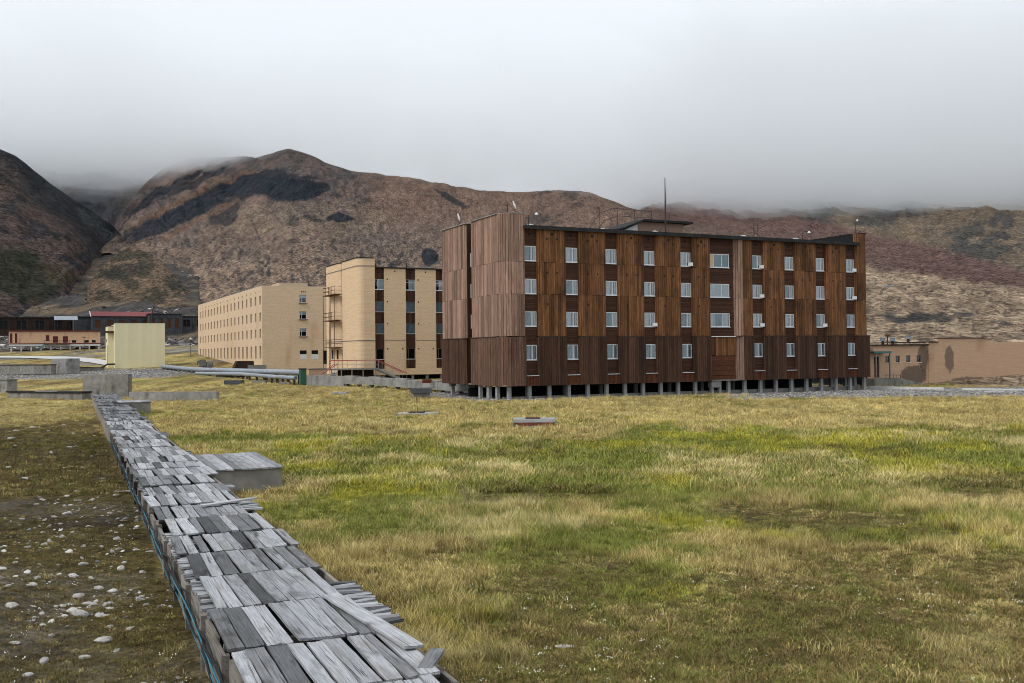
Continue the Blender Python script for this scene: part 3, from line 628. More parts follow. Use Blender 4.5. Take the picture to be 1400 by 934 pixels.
# rounded panel right of the stair bay: light on its left-facing curve painted as paler boards
for j, (z0, z1) in enumerate(LV):
    m = MB(); boards(m, [(sx1, 0.15)] + arc(sx1 + 0.85, 0.55, 0.85, 180, 270, 7), z0 + 0.015, z1 - 0.004, seed=900 + j); m.build('cladding_panel', M['clad_end'], brown)
    m = MB(); boards(m, [(sx1 + 0.85, -0.26), (26.12, -0.26), (26.12, 0.1)], z0 + 0.015, z1 - 0.004, seed=920 + j); m.build('cladding_panel', M['clad'], brown)
m = MB(); boards(m, [(sx1 - 0.02, 0.15)] + arc(sx1 + 0.85, 0.5, 0.87, 180, 270, 7), ZB, ZJ - 0.05, seed=940); tag(m.build('cladding_panel', M['clad_end'], brown), 'rounded boards beside the stair door, side light painted into their paler colour')
m = MB(); boards(m, [(sx1 + 0.85, -0.36), (26.12, -0.36), (26.12, 0.1)], ZB, ZJ - 0.05, seed=941); m.build('cladding_panel', M['clad_base'], brown)
MB().box(sx1, 26.15, -0.44, -0.2, ZJ - 0.05, ZJ + 0.01).build('drip_ledge', M['iron'], brown)
# left end: two rounded wall slabs with a recessed slot of windows between them
def end_slab(path, z_list, seed, base, mats, parent, top):
    for j, (z0, z1) in enumerate(z_list):
        m = MB(); boards(m, path, z0 + 0.015, z1 - 0.004, seed=seed + j); m.build('end_panel', mats[0], parent)
    if base: m = MB(); boards(m, base, ZB, ZJ - 0.05, seed=seed + 8); m.build('end_panel', mats[1], parent)
LE = [(12.5, ZT), (9.55, 12.5), (ZJ, 9.55)]
def shift(p, d): return [(x - (d if k < len(p) else 0), y) for k, (x, y) in enumerate(p)]
near_end = [(-2.2, 6.6), (-2.2, 1.1)] + arc(-1.1, 0.85, 1.1, 180, 270, 7) + [(0.0, -0.25), (0.0, 0.1)]
near_base = [(-2.32, 6.7), (-2.32, 1.1)] + arc(-1.12, 0.84, 1.2, 180, 270, 7) + [(0.0, -0.36), (0.0, 0.1)]
far_end = [(-2.2, 14.1), (-2.2, 8.3), (-2.05, 8.05)]
far_base = [(-2.32, 14.2), (-2.32, 8.25), (-2.15, 7.98)]
M['clad_corner'] = wood_clad('brown_corner_cladding', (0.085, 0.046, 0.033), (0.21, 0.118, 0.085), 0.7, (0.03, 0.018, 0.014))
end_slab(near_end, LE, 1100, near_base, (M['clad_end'], M['clad_corner']), brown, ZT)
end_slab(far_end, LE, 1200, far_base, (M['clad_end'], M['clad_base']), brown, ZT)
e = MB(); e.box(-2.1, -0.02, 0.9, 6.55, ZB + 0.1, ZT - 0.05); e.box(-1.2, -0.02, -0.1, 0.9, ZB + 0.1, ZT - 0.05); e.box(-2.1, 0.0, 8.0, 14.0, ZB + 0.1, ZT - 0.05); e.box(-0.7, 0.0, 6.55, 8.0, ZB + 0.1, ZT - 0.3); e.build('end_wall', M['spandrel'], brown)  # dark boards put the shade of the recessed slot into colour
e = MB(); e.box(-2.38, 0.03, 0.75, 6.7, ZT - 0.02, ZT + 0.07); e.box(-1.3, 0.05, -0.35, 0.76, ZT - 0.017, ZT + 0.067); e.box(-2.38, 0.03, 7.95, 14.2, ZT - 0.02, ZT + 0.07)
e.hexa([(-2.38, 0.75, ZT - .02), (-1.3, -0.35, ZT - .02), (-1.3, 0.75, ZT - .02), (-1.35, 0.75, ZT - .02), (-2.38, 0.75, ZT + .06), (-1.3, -0.35, ZT + .06), (-1.3, 0.75, ZT + .06), (-1.35, 0.75, ZT + .06)]); e.build('coping', M['concrete'], brown)
for p, z in ((0, ZJ),):
    MB().box(-2.44, -2.2, 0.9, 6.7, ZJ - 0.05, ZJ + 0.01).build('drip_ledge', M['iron'], brown); MB().box(-2.44, -2.2, 7.7, 14.2, ZJ - 0.05, ZJ + 0.01).build('drip_ledge', M['iron'], brown)
WS = win_meshes(1.0, 1.36, [0.5], M['frame'])
for z in rows:
    w = link('window', WS[0], brown, (-1.75, 7.92, z))
    for p in WS[1]: link('pane', p, w)
    link('curtain', CUR['side'], w)
# right end fin
fin = [(40.33, 0.1), (40.33, -0.25), (41.7, -0.25), (41.7, 14.0)]
end_slab(fin, LE, 1300, [(40.33, 0.1), (40.33, -0.36), (42.05, -0.36), (42.05, 14.0)], (M['clad'], M['clad_base']), brown, ZT)
e = MB(); e.box(40.4, 41.62, -0.15, 13.9, ZB + 0.1, ZT - 0.04); e.box(40.62, 41.8, -0.33, 0.1, ZT - 0.02, ZT + 0.07); e.box(40.62, 41.8, 0.1, 14.1, ZT - 0.03, ZT + 0.06); e.build('end_wall', M['dark'], brown)
MB().box(40.2, 42.14, -0.44, -0.2, ZJ - 0.05, ZJ + 0.01).build('drip_ledge', M['iron'], brown)
# underside and pillars
u = MB(); u.box(-2.1, 41.9, -0.2, 14.0, ZB - 0.02, ZB + 0.1); u.build('floor_slab', M['concrete_dark'], brown)
PIL = MB().box(-0.16, 0.16, -0.16, 0.16, -0.9, ZB - 0.02).mesh('pillar', M['pillar'])
CAP = MB().box(-0.28, 0.28, -0.28, 0.28, ZB - 0.30, ZB - 0.03).mesh('pillar_cap', M['concrete_dark'])
for v in (0.35, 4.8, 9.2, 13.6):
    for k in range(22):
        x = -1.4 + k * 2.06
        if v > 0.35 and k % 2: continue
        link('pillar', PIL, brown, (x, v, 0)); 
        if v > 0.35: link('pillar_cap', CAP, brown, (x, v, 0))
for x, v in ((-1.95, 1.6), (-1.95, 3.4), (-1.95, 5.4), (41.3, 1.2), (41.3, 2.6), (41.3, 4.8)): link('pillar', PIL, brown, (x, v, 0))
MB().box(-1.8, 42, 0.62, 0.9, -0.6, 0.22).build('ground_beam', M['concrete_dark'], brown)
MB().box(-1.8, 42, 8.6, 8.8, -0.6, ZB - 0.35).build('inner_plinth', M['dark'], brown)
m = MB(); m.box(20.9, 22.0, -0.1, 0.5, 0.55, ZB - 0.05); m.box(21.9, 22.15, -0.05, 0.3, -0.1, ZB - 0.05); m.build('step_box', M['concrete'], brown)
# penthouse on the roof
p = MB(); p.box(16.4, 22.1, 6.0, 10.5, ZE + 0.16, ZE + 2.1); p.build('penthouse_wall', M['clad_end'], brown)
p = MB(); p.hexa([(14.6, 5.5, ZE + 1.3), (17.0, 5.5, ZE + 2.2), (17.0, 11, ZE + 2.2), (14.6, 11, ZE + 1.3), (14.6, 5.5, ZE + 1.45), (17.0, 5.5, ZE + 2.38), (17.0, 11, ZE + 2.38), (14.6, 11, ZE + 1.45)])
p.box(17.0, 23.0, 5.5, 11, ZE + 2.11, ZE + 2.34); p.build('penthouse_roof', M['roof'], brown)
p = MB(); p.hexa([(14.8, 6.05, ZE + .16), (16.39, 6.05, ZE + .16), (16.39, 10.5, ZE + .16), (14.8, 10.5, ZE + .16), (15.0, 6.05, ZE + 1.28), (16.39, 6.05, ZE + 1.85), (16.39, 10.5, ZE + 1.85), (15.0, 10.5, ZE + 1.28)]); p.build('penthouse_wall', M['white_paint'], brown)
rl = MB()
for x in (14.2, 16.4, 18.6, 20.8, 23.2): rl.tube([(x, 10, ZE + 1.2), (x, 10, ZE + 4.0)], 0.03, 5)
rl.tube([(11.8, 10, ZE + .2), (14.2, 10, ZE + 3.4), (16.0, 10, ZE + 4.0), (20.8, 10, ZE + 3.9)], 0.035, 5); rl.tube([(12.6, 10, ZE + .2), (14.8, 10, ZE + 2.6), (16.4, 10, ZE + 3.2), (21, 10, ZE + 3.2)], 0.03, 5)
rl.tube([(16.0, 6.9, ZE + 1.6), (17.2, 6.0, ZE + .2)], 0.06, 5); rl.build('roof_railing', M['iron'], brown)
rl = MB()
for k in range(9): rl.tube([(23.5 + k * 2.1, 12.8, ZE + .1), (23.5 + k * 2.1, 12.8, ZE + 1.5)], 0.03, 5)
rl.tube([(23.2, 12.8, ZE + 1.5), (40.6, 12.8, ZE + 1.5)], 0.03, 5); rl.tube([(23.2, 12.8, ZE + 0.9), (40.6, 12.8, ZE + 0.9)], 0.025, 5); rl.build('roof_railing', M['rust'], brown)
def mast(parent_loc, h, label, arms=(), r=0.09):
    t = thing('antenna_mast', label, 'antenna', parent_loc, GRID)
    MB().tube([(0, 0, 0), (0, 0, h * 0.6), (0, 0, h)], [r, r * 0.8, r * 0.45], 6).build('pole', M['iron'], t)
    MB().lathe((0, 0, 0), [(0.25, 0), (0.25, 0.08), (0.12, 0.12)], 8).build('base_plate', M['iron'], t)
    for (a, b, c) in arms: MB().tube([a, b, c], 0.03, 5).build('arm', M['iron'], t)
    return t
def bloc(s, v, z): p = BR_O + BR_E * s + BR_G * v; return (p[0], p[1], z)
RZ = ZE + 0.16
mast(bloc(16.35, 1.0, RZ), 5.7, 'tall thin black aerial mast beside the penthouse on the brown block roof', [((0, 0, 1.3), (0.5, 0, 1.9), (1.4, 0, 2.0)), ((0, 0, 1.0), (-0.5, 0, 0.6), (-0.9, 0, 0.1))])
mast(bloc(27.6, 1.2, RZ), 2.4, 'short black aerial with two prongs on the brown block roof', [((-0.35, 0, 1.35), (0, 0, 1.1), (0.35, 0, 1.35))], 0.05)
mast(bloc(30.6, 4.2, RZ), 2.2, 'low aerial with spread arms behind a floodlight on the brown block roof', [((-1.2, 0, 0.2), (0, 0, 1.6), (1.2, 0, 2.1)), ((-1.0, 0, 1.7), (0, 0, 1.0), (0.9, 0, 0.3))], 0.04)
def flood(loc, label, h=1.1, reach=0.5, rz=GRID, size=1.0):
    t = thing('floodlight', label, 'floodlight', loc, rz, 'floodlights along the brown block roof')
    MB().tube([(0, 0, 0), (0, 0, h * 0.8), (reach * 0.4, 0, h), (reach, 0, h)], 0.035, 6).build('bracket', M['iron'], t)
    m = MB(); m.lathe((reach + 0.12, 0, h - 0.1), [(0.03, 0.16), (0.08 * size, 0.14), (0.16 * size, 0.0), (0.17 * size, -0.06), (0.02, -0.07)], 10); m.build('lamp_head', M['lamp'], t)
    MB().lathe((0, 0, 0), [(0.14, 0), (0.14, 0.06)], 8).build('foot', M['iron'], t); return t
flood(bloc(0.9, 0.6, RZ), 'small white floodlight on a bent arm above the first window column', 1.35, 0.7)
flood(bloc(33.6, 0.6, RZ), 'white floodlight on a bent arm between the two aerials and the end fin', 1.1, 0.8)
def street_head(loc, label, rz, tilt):
    t = thing('roof_lamp', label, 'lamp', loc, rz, 'long-headed lamps on the end walls of the brown block'); t.scale = (.8, .8, .8)
    MB().tube([(0, 0, 0), (0, 0, 0.7)], 0.03, 6).build('bracket', M['iron'], t)
    m = MB(); c, s_ = math.cos(tilt), math.sin(tilt)
    m.tube([(0.05 * c, 0, 0.65), (-0.25 * c, 0, 0.65 + 0.45 * s_), (-0.6 * c, 0, 0.65 + 1.0 * s_)], [0.06, 0.13, 0.07], 8); m.build('lamp_head', M['lamp'], t)
    return t
street_head(bloc(-0.4, 0.6, ZT + 0.06), 'white lamp head tilted up on the near corner of the left end wall', GRID, R(55))
MB().tube([(-1.25, 0.6, ZT), (-1.25, 0.6, ZT + 0.95)], 0.035, 5).build('stub_post', M['iron'], brown)
street_head(bloc(-1.9, 10.2, ZT + 0.06), 'white lamp head tilted up on the far half of the left end wall', GRID, R(65))
flood(bloc(40.8, 0.2, ZT + 0.06), 'white lamp on a thin upright post above the right end fin', 1.5, 0.12, GRID, .75)
for k, (s_, v) in enumerate(((1.3, 1.1), (9.3, 1.4), (15.2, 1.2), (26.0, 1.0), (33.0, 1.0))):
    t = thing('roof_ventilator', ('domed metal ventilator cowl beside the small floodlight above the first window column', 'domed metal ventilator cowl above the third window column of the brown block', 'domed metal ventilator cowl just left of the penthouse mast', 'domed metal ventilator cowl beside the short two-pronged aerial', 'domed metal ventilator cowl at the foot of the floodlight near the end fin')[k], 'vent', bloc(s_, v, RZ), 0, 'ventilator cowls on the brown roof')
    MB().lathe((0, 0, 0), [(0.2, 0), (0.2, 0.22)], 10).build('duct', M['steel'], t); MB().lathe((0, 0, 0.2), [(0.36, 0), (0.32, 0.1), (0.1, 0.19)], 12).build('cowl', M['steel'], t)

# ------------------------------------------------------------------ beige brick block of the same type
BEO = Pd(511, 366, 133)[:2]
beige = thing('apartment_block', 'beige brick block with rounded tower end and brown timber window strips', 'building', (BEO[0], BEO[1], 0), GRID)
bz0, bze, bzt = 1.45, 15.78, 17.12
bc = [0.68, 5.12, 9.5, 13.8, 18.1]
MB().box(0, 20, 0.4, 14, bz0 + .1, bze).build('core_wall', M['dark'], beige)
rr_ = MB(); rr_.box(0, 20.3, -0.35, 14.2, bze, bze + 0.15); rr_.build('roof', M['roof'], beige)
WB = win_meshes(1.28, 1.42, [0.5], M['frame'], 0.06); WB2 = win_meshes(1.28, 1.42, [0.3], M['frame_old'], 0.06)
CUR['bw'] = curtain_mesh(0.06, 0.46, 1.40, M['curtain'], 5); CUR['bp'] = curtain_mesh(0.54, 1.2, 1.40, M['curtain'], 5); CUR['bt'] = curtain_mesh(0.06, 1.2, 1.4, M['teal_backing'], 9)
brow = [12.9, 9.93, 6.98, 3.55]
edges = [0.0]
for i, c in enumerate(bc):
    for k, (a, b) in enumerate([(14.33, bze), (11.36, 12.9), (8.42, 9.93), (4.98, 6.98), (2.35, 3.55)]):
        m = MB(); boards(m, [(c - 0.69, 0.02), (c + 0.69, 0.02)], a, b, 0.15, 0.03, i * 40 + k); m.build('spandrel', M['clad_base' if k != 0 else 'clad_base'], beige)
    for j, z in enumerate(brow):
        w = add_window(beige, c - 0.64, 0.04, z + 0.01, [['bp'], ['bt'] if i != 1 else ['bw', 'bt'], ['bt'], []][j], WB if j == 0 else WB2, None)
        MB().box(-0.04, 1.32, -0.1, 0.04, -0.05, -0.003).build('sill', M['frame'], w)
        if j == 0: MB().box(0.06, 1.22, 0.01, 0.06, 0.98, 1.03).build('transom', M['frame'], w)
    MB().box(c - 0.1, c + 0.1, -0.06, 0.0, 15.1, 15.35).build('vent', M['dark'], beige)
for i, (a, b) in enumerate(zip([c + 0.7 for c in bc], [c - 0.7 for c in bc[1:]] + [20.2])):
    m = MB(); wall_holes(m, a, b, bz0, bze, [], 0.3, lambda u, d, z: (u, -0.16 + d, z)); m.quad((a, 0.2, bz0), (a, -0.16, bz0), (a, -0.16, bze), (a, 0.2, bze)); m.quad((b, -0.16, bz0), (b, 0.2, bz0), (b, 0.2, bze), (b, -0.16, bze)); m.build('brick_panel', M['beige'], beige)
    MB().box(a - 0.01, b + 0.01, -0.18, -0.1, 6.05, 6.11).build('string_course', M['concrete_dark'], beige)
    for s_, zz in ((0.14, 14.3), (0.14, 11.3), (0.14, 8.35), (0.14, 4.95), (0.84, 4.95), (0.5, 15.4)):
        MB().box(a + (b - a) * s_ - 0.08, a + (b - a) * s_ + 0.08, -0.175, -0.1, zz - 0.09, zz + 0.09).build('vent', M['dark'], beige)
for c in bc: 
    m = MB(); m.box(c - 0.7, c + 0.7, -0.14, 0.2, bz0, 2.3); m.build('brick_panel', M['beige'], beige)
def extrude_wall(path, z0, z1, name, mat, parent, t=0.5):
    m = MB()
    for a, b in zip(path[:-1], path[1:]): m.quad((a[0], a[1], z0), (b[0], b[1], z0), (b[0], b[1], z1), (a[0], a[1], z1), t)
    return m.build(name, mat, parent)
ne = [(-2.35, 6.9), (-2.35, 1.4)] + arc(-1.35, 0.62, 1.0, 180, 268, 8) + [(0.0, -0.4), (0.0, 0.2)]
fe = [(-2.35, 15.0), (-2.35, 8.6), (-2.1, 8.1), (-1.4, 7.9), (-1.2, 7.9)]
for pth in (ne, fe):
    extrude_wall(pth, bz0 - (0 if pth is ne else 0), bzt, 'brick_panel', M['beige'], beige)
    grow = [(x - 0.05, y - 0.05) for x, y in pth]
    for z in (6.05, bzt - 1.15): m = MB(); [m.hexa([(a[0], a[1], z), (b[0], b[1], z), (b[0] + .1, b[1] + .1, z), (a[0] + .1, a[1] + .1, z), (a[0], a[1], z + .09), (b[0], b[1], z + .09), (b[0] + .1, b[1] + .1, z + .09), (a[0] + .1, a[1] + .1, z + .09)]) for a, b in zip(grow[:-2], grow[1:-1])]; m.build('string_course', M['concrete_dark'], beige)
c_ = MB(); c_.poly([(x - 0.06, y - 0.06, bzt + 0.02) for x, y in ne] + [(0.02, 7.0, bzt + 0.02)]); c_.poly([(x - 0.06, y - 0.06, bzt + 0.02) for x, y in fe] + [(0, 7.9, bzt + .02), (0, 15.0, bzt + 0.02)])
for pth in (ne, fe):
    for a, b in zip(pth[:-1], pth[1:]): c_.quad((a[0] - .06, a[1] - .06, bzt - .1), (b[0] - .06, b[1] - .06, bzt - .1), (b[0] - .06, b[1] - .06, bzt + .02), (a[0] - .06, a[1] - .06, bzt + .02))
c_.build('coping', M['roof'], beige)
e = MB(); e.box(-0.02, 0.0, 0.2, 15, bze, bzt); e.box(-1.5, 0, 6.9, 7.9, bz0, bze + 0.6); e.box(-2.3, 0, 14.9, 15.0, bz0, bzt - .1); e.build('end_wall', M['beige2'], beige)
u = MB(); u.box(-2.2, 20, 0.0, 14, bz0 - 0.04, bz0 + 0.1); u.build('floor_slab', M['concrete_dark'], beige)
for v in (0.4, 5, 10):
    for k in range(10): link('pillar', PIL, beige, (-0.8 + k * 2.1, v, 0.2))
for v in (8.9, 11.5): MB().box(-2.36, -2.3, v, v + 0.9, 3.6, 4.9).build('vent', M['dark'], beige)
def eloc(s, v, z): p = BEO + BR_E * s + BR_G * v; return (p[0], p[1], z)
# fire escape beside the slot
fe_ = thing('fire_escape', 'rusty brown iron fire-escape landings and ladders on the beige tower end', 'fire escape', eloc(-2.35, 7.2, 0), GRID)
for k, z in enumerate((5.2, 9.0, 12.6)):
    MB().box(-1.15, -0.05, -0.3, 5.6, z, z + 0.1).build('landing', M['rust'], fe_)
    m = MB()
    for y in (-0.25, 1.2, 2.65, 4.1, 5.55): m.tube([(-1.1, y, z + .1), (-1.1, y, z + 1.15)], 0.03, 5)
    for h in (0.6, 1.15): m.tube([(-0.05, -0.25, z + h), (-1.1, -0.25, z + h), (-1.1, 5.55, z + h), (-0.05, 5.55, z + h)], 0.03, 5)
    m.build('railing', M['rust'], fe_)
m = MB()
for y in (2.2, 2.75): m.tube([(-1.0, y, 2.2), (-1.0, y, 13.8)], 0.035, 5)
for k in range(38): m.tube([(-1.0, 2.2, 2.4 + k * 0.3), (-1.0, 2.75, 2.4 + k * 0.3)], 0.02, 4)
m.build('ladder', M['rust'], fe_)
m = MB()
for y in (-0.2, 5.5): m.tube([(-1.1, y, 0.4), (-1.1, y, 12.7)], 0.045, 5)
m.build('support_post', M['rust'], fe_)
for s_, v, h, lb in ((0.6, 1.2, 0.5, 'short dark vent pipe beside the tower end of the beige block roof'), (3.2, 2.0, 0.35, 'lowest dark vent pipe on the beige block roof'), (5.0, 1.0, 0.6, 'tallest dark vent pipe above the second window strip of the beige block')):
    t = thing('roof_pipe', lb, 'vent pipe', eloc(s_, v, bze + 0.15), 0, 'vent pipes on the beige block roof')
    MB().tube([(0, 0, 0), (0, 0, h)], 0.09, 8).build('pipe', M['iron'], t); MB().lathe((0, 0, h), [(0.16, 0), (0.02, 0.12)], 8).build('cap', M['iron'], t)
t = thing('roof_ventilator', 'pale box ventilator on the beige roof beside the brown end wall', 'vent', eloc(8.6, 3.0, bze + 0.15), GRID)
MB().box(-0.35, 0.35, -0.3, 0.3, 0, 0.35).build('box', M['pipe'], t); MB().box(-0.45, 0.45, -0.4, 0.4, 0.35, 0.45).build('lid', M['pipe'], t)

# entrance platform with red rails in front of the beige block
pl = thing('entrance_platform', 'raised entrance platform with red handrails and two stair flights at the beige block', 'platform', eloc(-7.0, -3.0, 0), GRID)
MB().box(0, 6.6, 0, 1.6, 2.25, 2.45).build('deck', M['concrete'], pl)
m = MB(); m.box(1.5, 6.3, 1.3, 1.5, 0.2, 2.25); m.build('back_wall', M['dark_shed'], pl)
for x in (0.3, 1.6, 3.0, 4.5, 6.2): MB().box(x - 0.06, x + 0.06, 0.1, 0.22, 0.1, 2.25).build('post', M['steel'], pl)
m = MB(); m.tube([(0, 0.05, 3.5), (6.6, 0.05, 3.5)], 0.05, 6); m.build('handrail', M['red_paint'], pl)
m = MB()
for k in range(12): m.tube([(k * 0.6, 0.05, 2.45), (k * 0.6, 0.05, 3.5)], 0.02, 4)
m.tube([(0, 0.05, 2.95), (6.6, 0.05, 2.95)], 0.02, 4); m.build('balusters', M['steel'], pl)
def flight(x0, z0, x1, z1, y0, y1, parent):
    m = MB()
    for y in (y0, y1): m.hexa([(x0, y, z0 - .28), (x1, y, z1 - .28), (x1, y + .08, z1 - .28), (x0, y + .08, z0 - .28), (x0, y, z0), (x1, y, z1), (x1, y + .08, z1), (x0, y + .08, z0)])
    f = m.build('stair_flight', M['steel'], parent); n = 8
    for k in range(n):
        x = x0 + (x1 - x0) * (k + .5) / n; z = z0 + (z1 - z0) * (k + .5) / n; MB().box(x - .17, x + .17, y0 + .08, y1, z - .06, z - .02).build('tread', M['steel'], f)
    m = MB(); m.tube([(x0, y0, z0 + 1.0), (x1, y0, z1 + 1.0)], 0.05, 6); m.tube([(x0, y1, z0 + 1.0), (x1, y1, z1 + 1.0)], 0.05, 6); m.build('handrail', M['red_paint'], f)
    m = MB()
    for k in range(9):
        x = x0 + (x1 - x0) * k / 8; z = z0 + (z1 - z0) * k / 8; m.tube([(x, y0, z), (x, y0, z + 1)], 0.025, 4)
    m.build('balusters', M['steel'], f)
flight(6.6, 2.45, 10.4, 0.75, 0.1, 1.3, pl); flight(0.6, 2.1, -2.2, 0.3, -1.6, -0.5, pl)

# ------------------------------------------------------------------ long beige building
LO = Pd(358, 391, 177)[:2]
long_b = thing('brick_building', 'long sandy brick building with four rows of narrow dark windows and rust stains', 'building', (LO[0], LO[1], 0), GRID)
lz0, lz1 = 0.9, 16.7
side_h = []; vend = 73.4
for k in range(18):
    v = 1.0 + k * 4.02
    for z in (13.35, 10.35, 7.4): side_h.append((v, v + 1.25, z, z + 1.6))
    side_h.append((v - 0.05, v + 1.35, 3.7, 5.95))
m = MB(); wall_holes(m, 0, vend, lz0, lz1, side_h, 0.3, lambda u, d, z: (d, u, z)); 
m.build('side_wall', M['beige2'], long_b)
end_h = [(6.7, 8.0, z, z + 1.45) for z in (13.75, 10.75, 7.65)] + [(6.7, 8.0, 4.4, 5.1), (8.85, 10.1, 4.4, 5.1), (10.95, 11.75, 2.6, 5.05)]
m = MB(); wall_holes(m, 0, 12.0, lz0, lz1, end_h, 0.3, lambda u, d, z: (u, d, z)); m.build('end_wall', M['beige2'], long_b)
m = MB(); m.box(0.3, 11.98, 0.3, vend, lz0, lz1 - 0.05); m.build('core_wall', M['dark'], long_b)
m = MB(); m.box(0.3, 12.0, 0.3, vend, lz1 - 0.04, lz1 - 0.01); m.build('roof', M['roof'], long_b)
MB().box(3.6, 8.8, 2.2, 9, lz1, lz1 + 0.75).build('roof_parapet', M['beige2'], long_b)
rs = random.Random(4)
WLs = [win_meshes(1.25, 1.6, [0.6], M['frame_old'], 0.1), win_meshes(1.4, 2.25, [0.7], M['frame_old'], 0.12)]
WLb = win_meshes(1.3, 1.45, [0.4], M['frame'], 0.08)
for h in side_h:
    p = WLs[0] if h[3] - h[2] < 2 else WLs[1]
    w = link('window', p[0], long_b, (0.24, h[1], h[2]), -math.pi / 2)
    for q in p[1]: link('pane', q, w)
    if rs.random() < 0.5: MB().box(0.1, rs.uniform(0.5, 1.2), 0.09, 0.11, 0.1, rs.uniform(0.5, 1.3)).build('broken_board', M['ply' if rs.random() < .3 else 'curtain'], w)
SL2 = MB().box(-0.06, 1.31, -0.36, -0.1, -0.09, -0.01).mesh('sill', M['beige2'])
for h in end_h[:3]:
    w = link('window', WLb[0], long_b, (h[0], 0.15, h[2])); [link('pane', q, w) for q in WLb[1]]
    MB().box(-0.1, 1.4, -0.5, -0.16, -0.12, -0.02).build('sill', M['rust'], w); MB().box(0.06, 1.2, 0.1, 0.12, 0.8, 1.35).build('blind', M['curtain'], w)
for h in end_h[3:5]: MB().box(h[0] - 0.03, h[1] + 0.03, -0.02, 0.1, h[2] - 0.9, h[2] - 0.02).build('bare_patch', M['white_paint'], long_b)
d_ = MB(); d_.box(10.98, 11.7, 0.15, 0.2, 2.65, 3.3); d_.box(11.55, 11.72, 0.12, 0.2, 3.3, 5.0); d_.build('door', M['iron'], long_b)
for k in range(18): MB().box(-0.025, 0.1, 1.5 + k * 4.02, 1.75 + k * 4.02, 15.55, 15.85).build('vent', M['dark'], long_b)
for s_ in (7.0, 7.35, 7.7): MB().box(s_, s_ + 0.14, -0.02, 0.1, 15.6, 15.9).build('vent', M['dark'], long_b)
for k in range(34): 
    v = 1.5 + k * 2.1; MB().box(0.0, rs.uniform(.2, .7), v, v + rs.uniform(.3, 1.0), lz1, lz1 + rs.uniform(0.08, 0.3)).build('parapet_rubble', M['concrete'], long_b)

# ------------------------------------------------------------------ yellow box building
q = Pd(157, 503, 190)
yb = thing('plant_house', 'windowless pale yellow box building with a flat front', 'building', (q[0], q[1], 2.0), GRID)
m = MB()
for k in range(11): m.box(k * 0.83, k * 0.83 + 0.826, 0, 0.12, -0.5, 8.65, 0.35 + 0.5 * ((k * 37) % 11) / 11)
m.build('front_sheet', M['yellow'], yb)
m = MB(); m.box(0.02, 9.1, 0.125, 9.0, -0.5, 8.55); m.box(-0.05, 9.18, -0.05, 0.1, 8.65, 8.75); m.build('body', M['yellow'], yb)
m = MB(); m.box(-1.0, 0.015, 3.0, 9.0, -0.5, 8.2); m.build('side_wing', M['yellow'], yb)
m = MB(); m.box(-1.4, 0.01, 2.2, 3.4, 6.9, 7.3); m.box(-1.05, 0.01, 2.9, 9.2, 8.2, 8.35); m.build('canopy', M['rust'], yb)
MB().box(-1.04, -0.9, 4.2, 5.0, 1.0, 4.6).build('door', M['maroon'], yb); MB().box(-1.04, -0.9, 5.6, 6.6, 5.2, 5.8).build('vent', M['dark'], yb)

# ------------------------------------------------------------------ orange building on stilts
q = Pd(12, 480, 270)
pk = thing('stilt_building', 'low orange plastered building on stilts with maroon doors and roof edge', 'building', (q[0], q[1], 6.5), GRID)
Lp = 23.0
ph = [(9.1, 10.0, 2.35, 4.0), (10.9, 12.2, 1.9, 3.7), (13.4, 14.7, 1.9, 3.7), (15.7, 16.8, 1.9, 2.6), (18.9, 20.0, 1.9, 2.6), (20.8, 21.8, 1.9, 2.6), (0.3, 0.9, 1.9, 4.5), (1.5, 2.1, 1.9, 4.5)]
m = MB(); wall_holes(m, 0, Lp, 1.75, 5.0, ph, 0.25, lambda u, d, z: (u, d, z)); m.box(0.0, Lp, 0.25, 9, 1.8, 4.99); m.quad((0, 9, 1.75), (0, 0, 1.75), (0, 0, 5), (0, 9, 5)); m.build('wall', M['pink'], pk)
MB().box(-0.3, Lp + .3, -0.3, 9.3, 5.0, 5.3).build('roof', M['maroon'], pk); MB().box(-0.06, Lp + .06, -0.1, 0.1, 1.55, 1.78).build('skirting', M['maroon'], pk); MB().box(0, Lp, -0.04, 9, 1.0, 1.55).build('floor_beam', M['white_paint'], pk)
for h in ph:
    if h[3] - h[2] < 1: w = MB().box(h[0], h[1], 0.12, 0.2, h[2], h[3]).build('window', M['dark'], pk)
    else: w = MB().box(h[0] + .02, h[1] - .02, 0.12, 0.2, h[2], h[3] - .02).build('door' if h[3] > 3 and h[0] != 9.1 else 'window', M['maroon'], pk)
for k in range(10): MB().box(0.4 + k * 2.45, 0.75 + k * 2.45, 0.2, 0.5, -1.0, 1.0).build('stilt', M['white_paint'], pk)
MB().box(8.8, 15.2, -1.3, -0.1, 1.5, 1.62).build('porch_deck', M['iron'], pk)
st = MB(); st.hexa([(7.2, -1.2, 0), (7.5, -1.2, 0), (7.5, -.3, 0), (7.2, -.3, 0), (8.7, -1.2, 1.6), (9.0, -1.2, 1.6), (9.0, -.3, 1.6), (8.7, -.3, 1.6)]); st.build('stair', M['teal'], pk)
st = MB(); [st.tube([(8.8 + k * 1.25, -1.25, 1.6), (8.8 + k * 1.25, -1.25, 2.6)], 0.04, 4) for k in range(6)]; st.tube([(8.8, -1.25, 2.6), (15.1, -1.25, 2.6)], 0.04, 4); st.build('railing', M['iron'], pk)

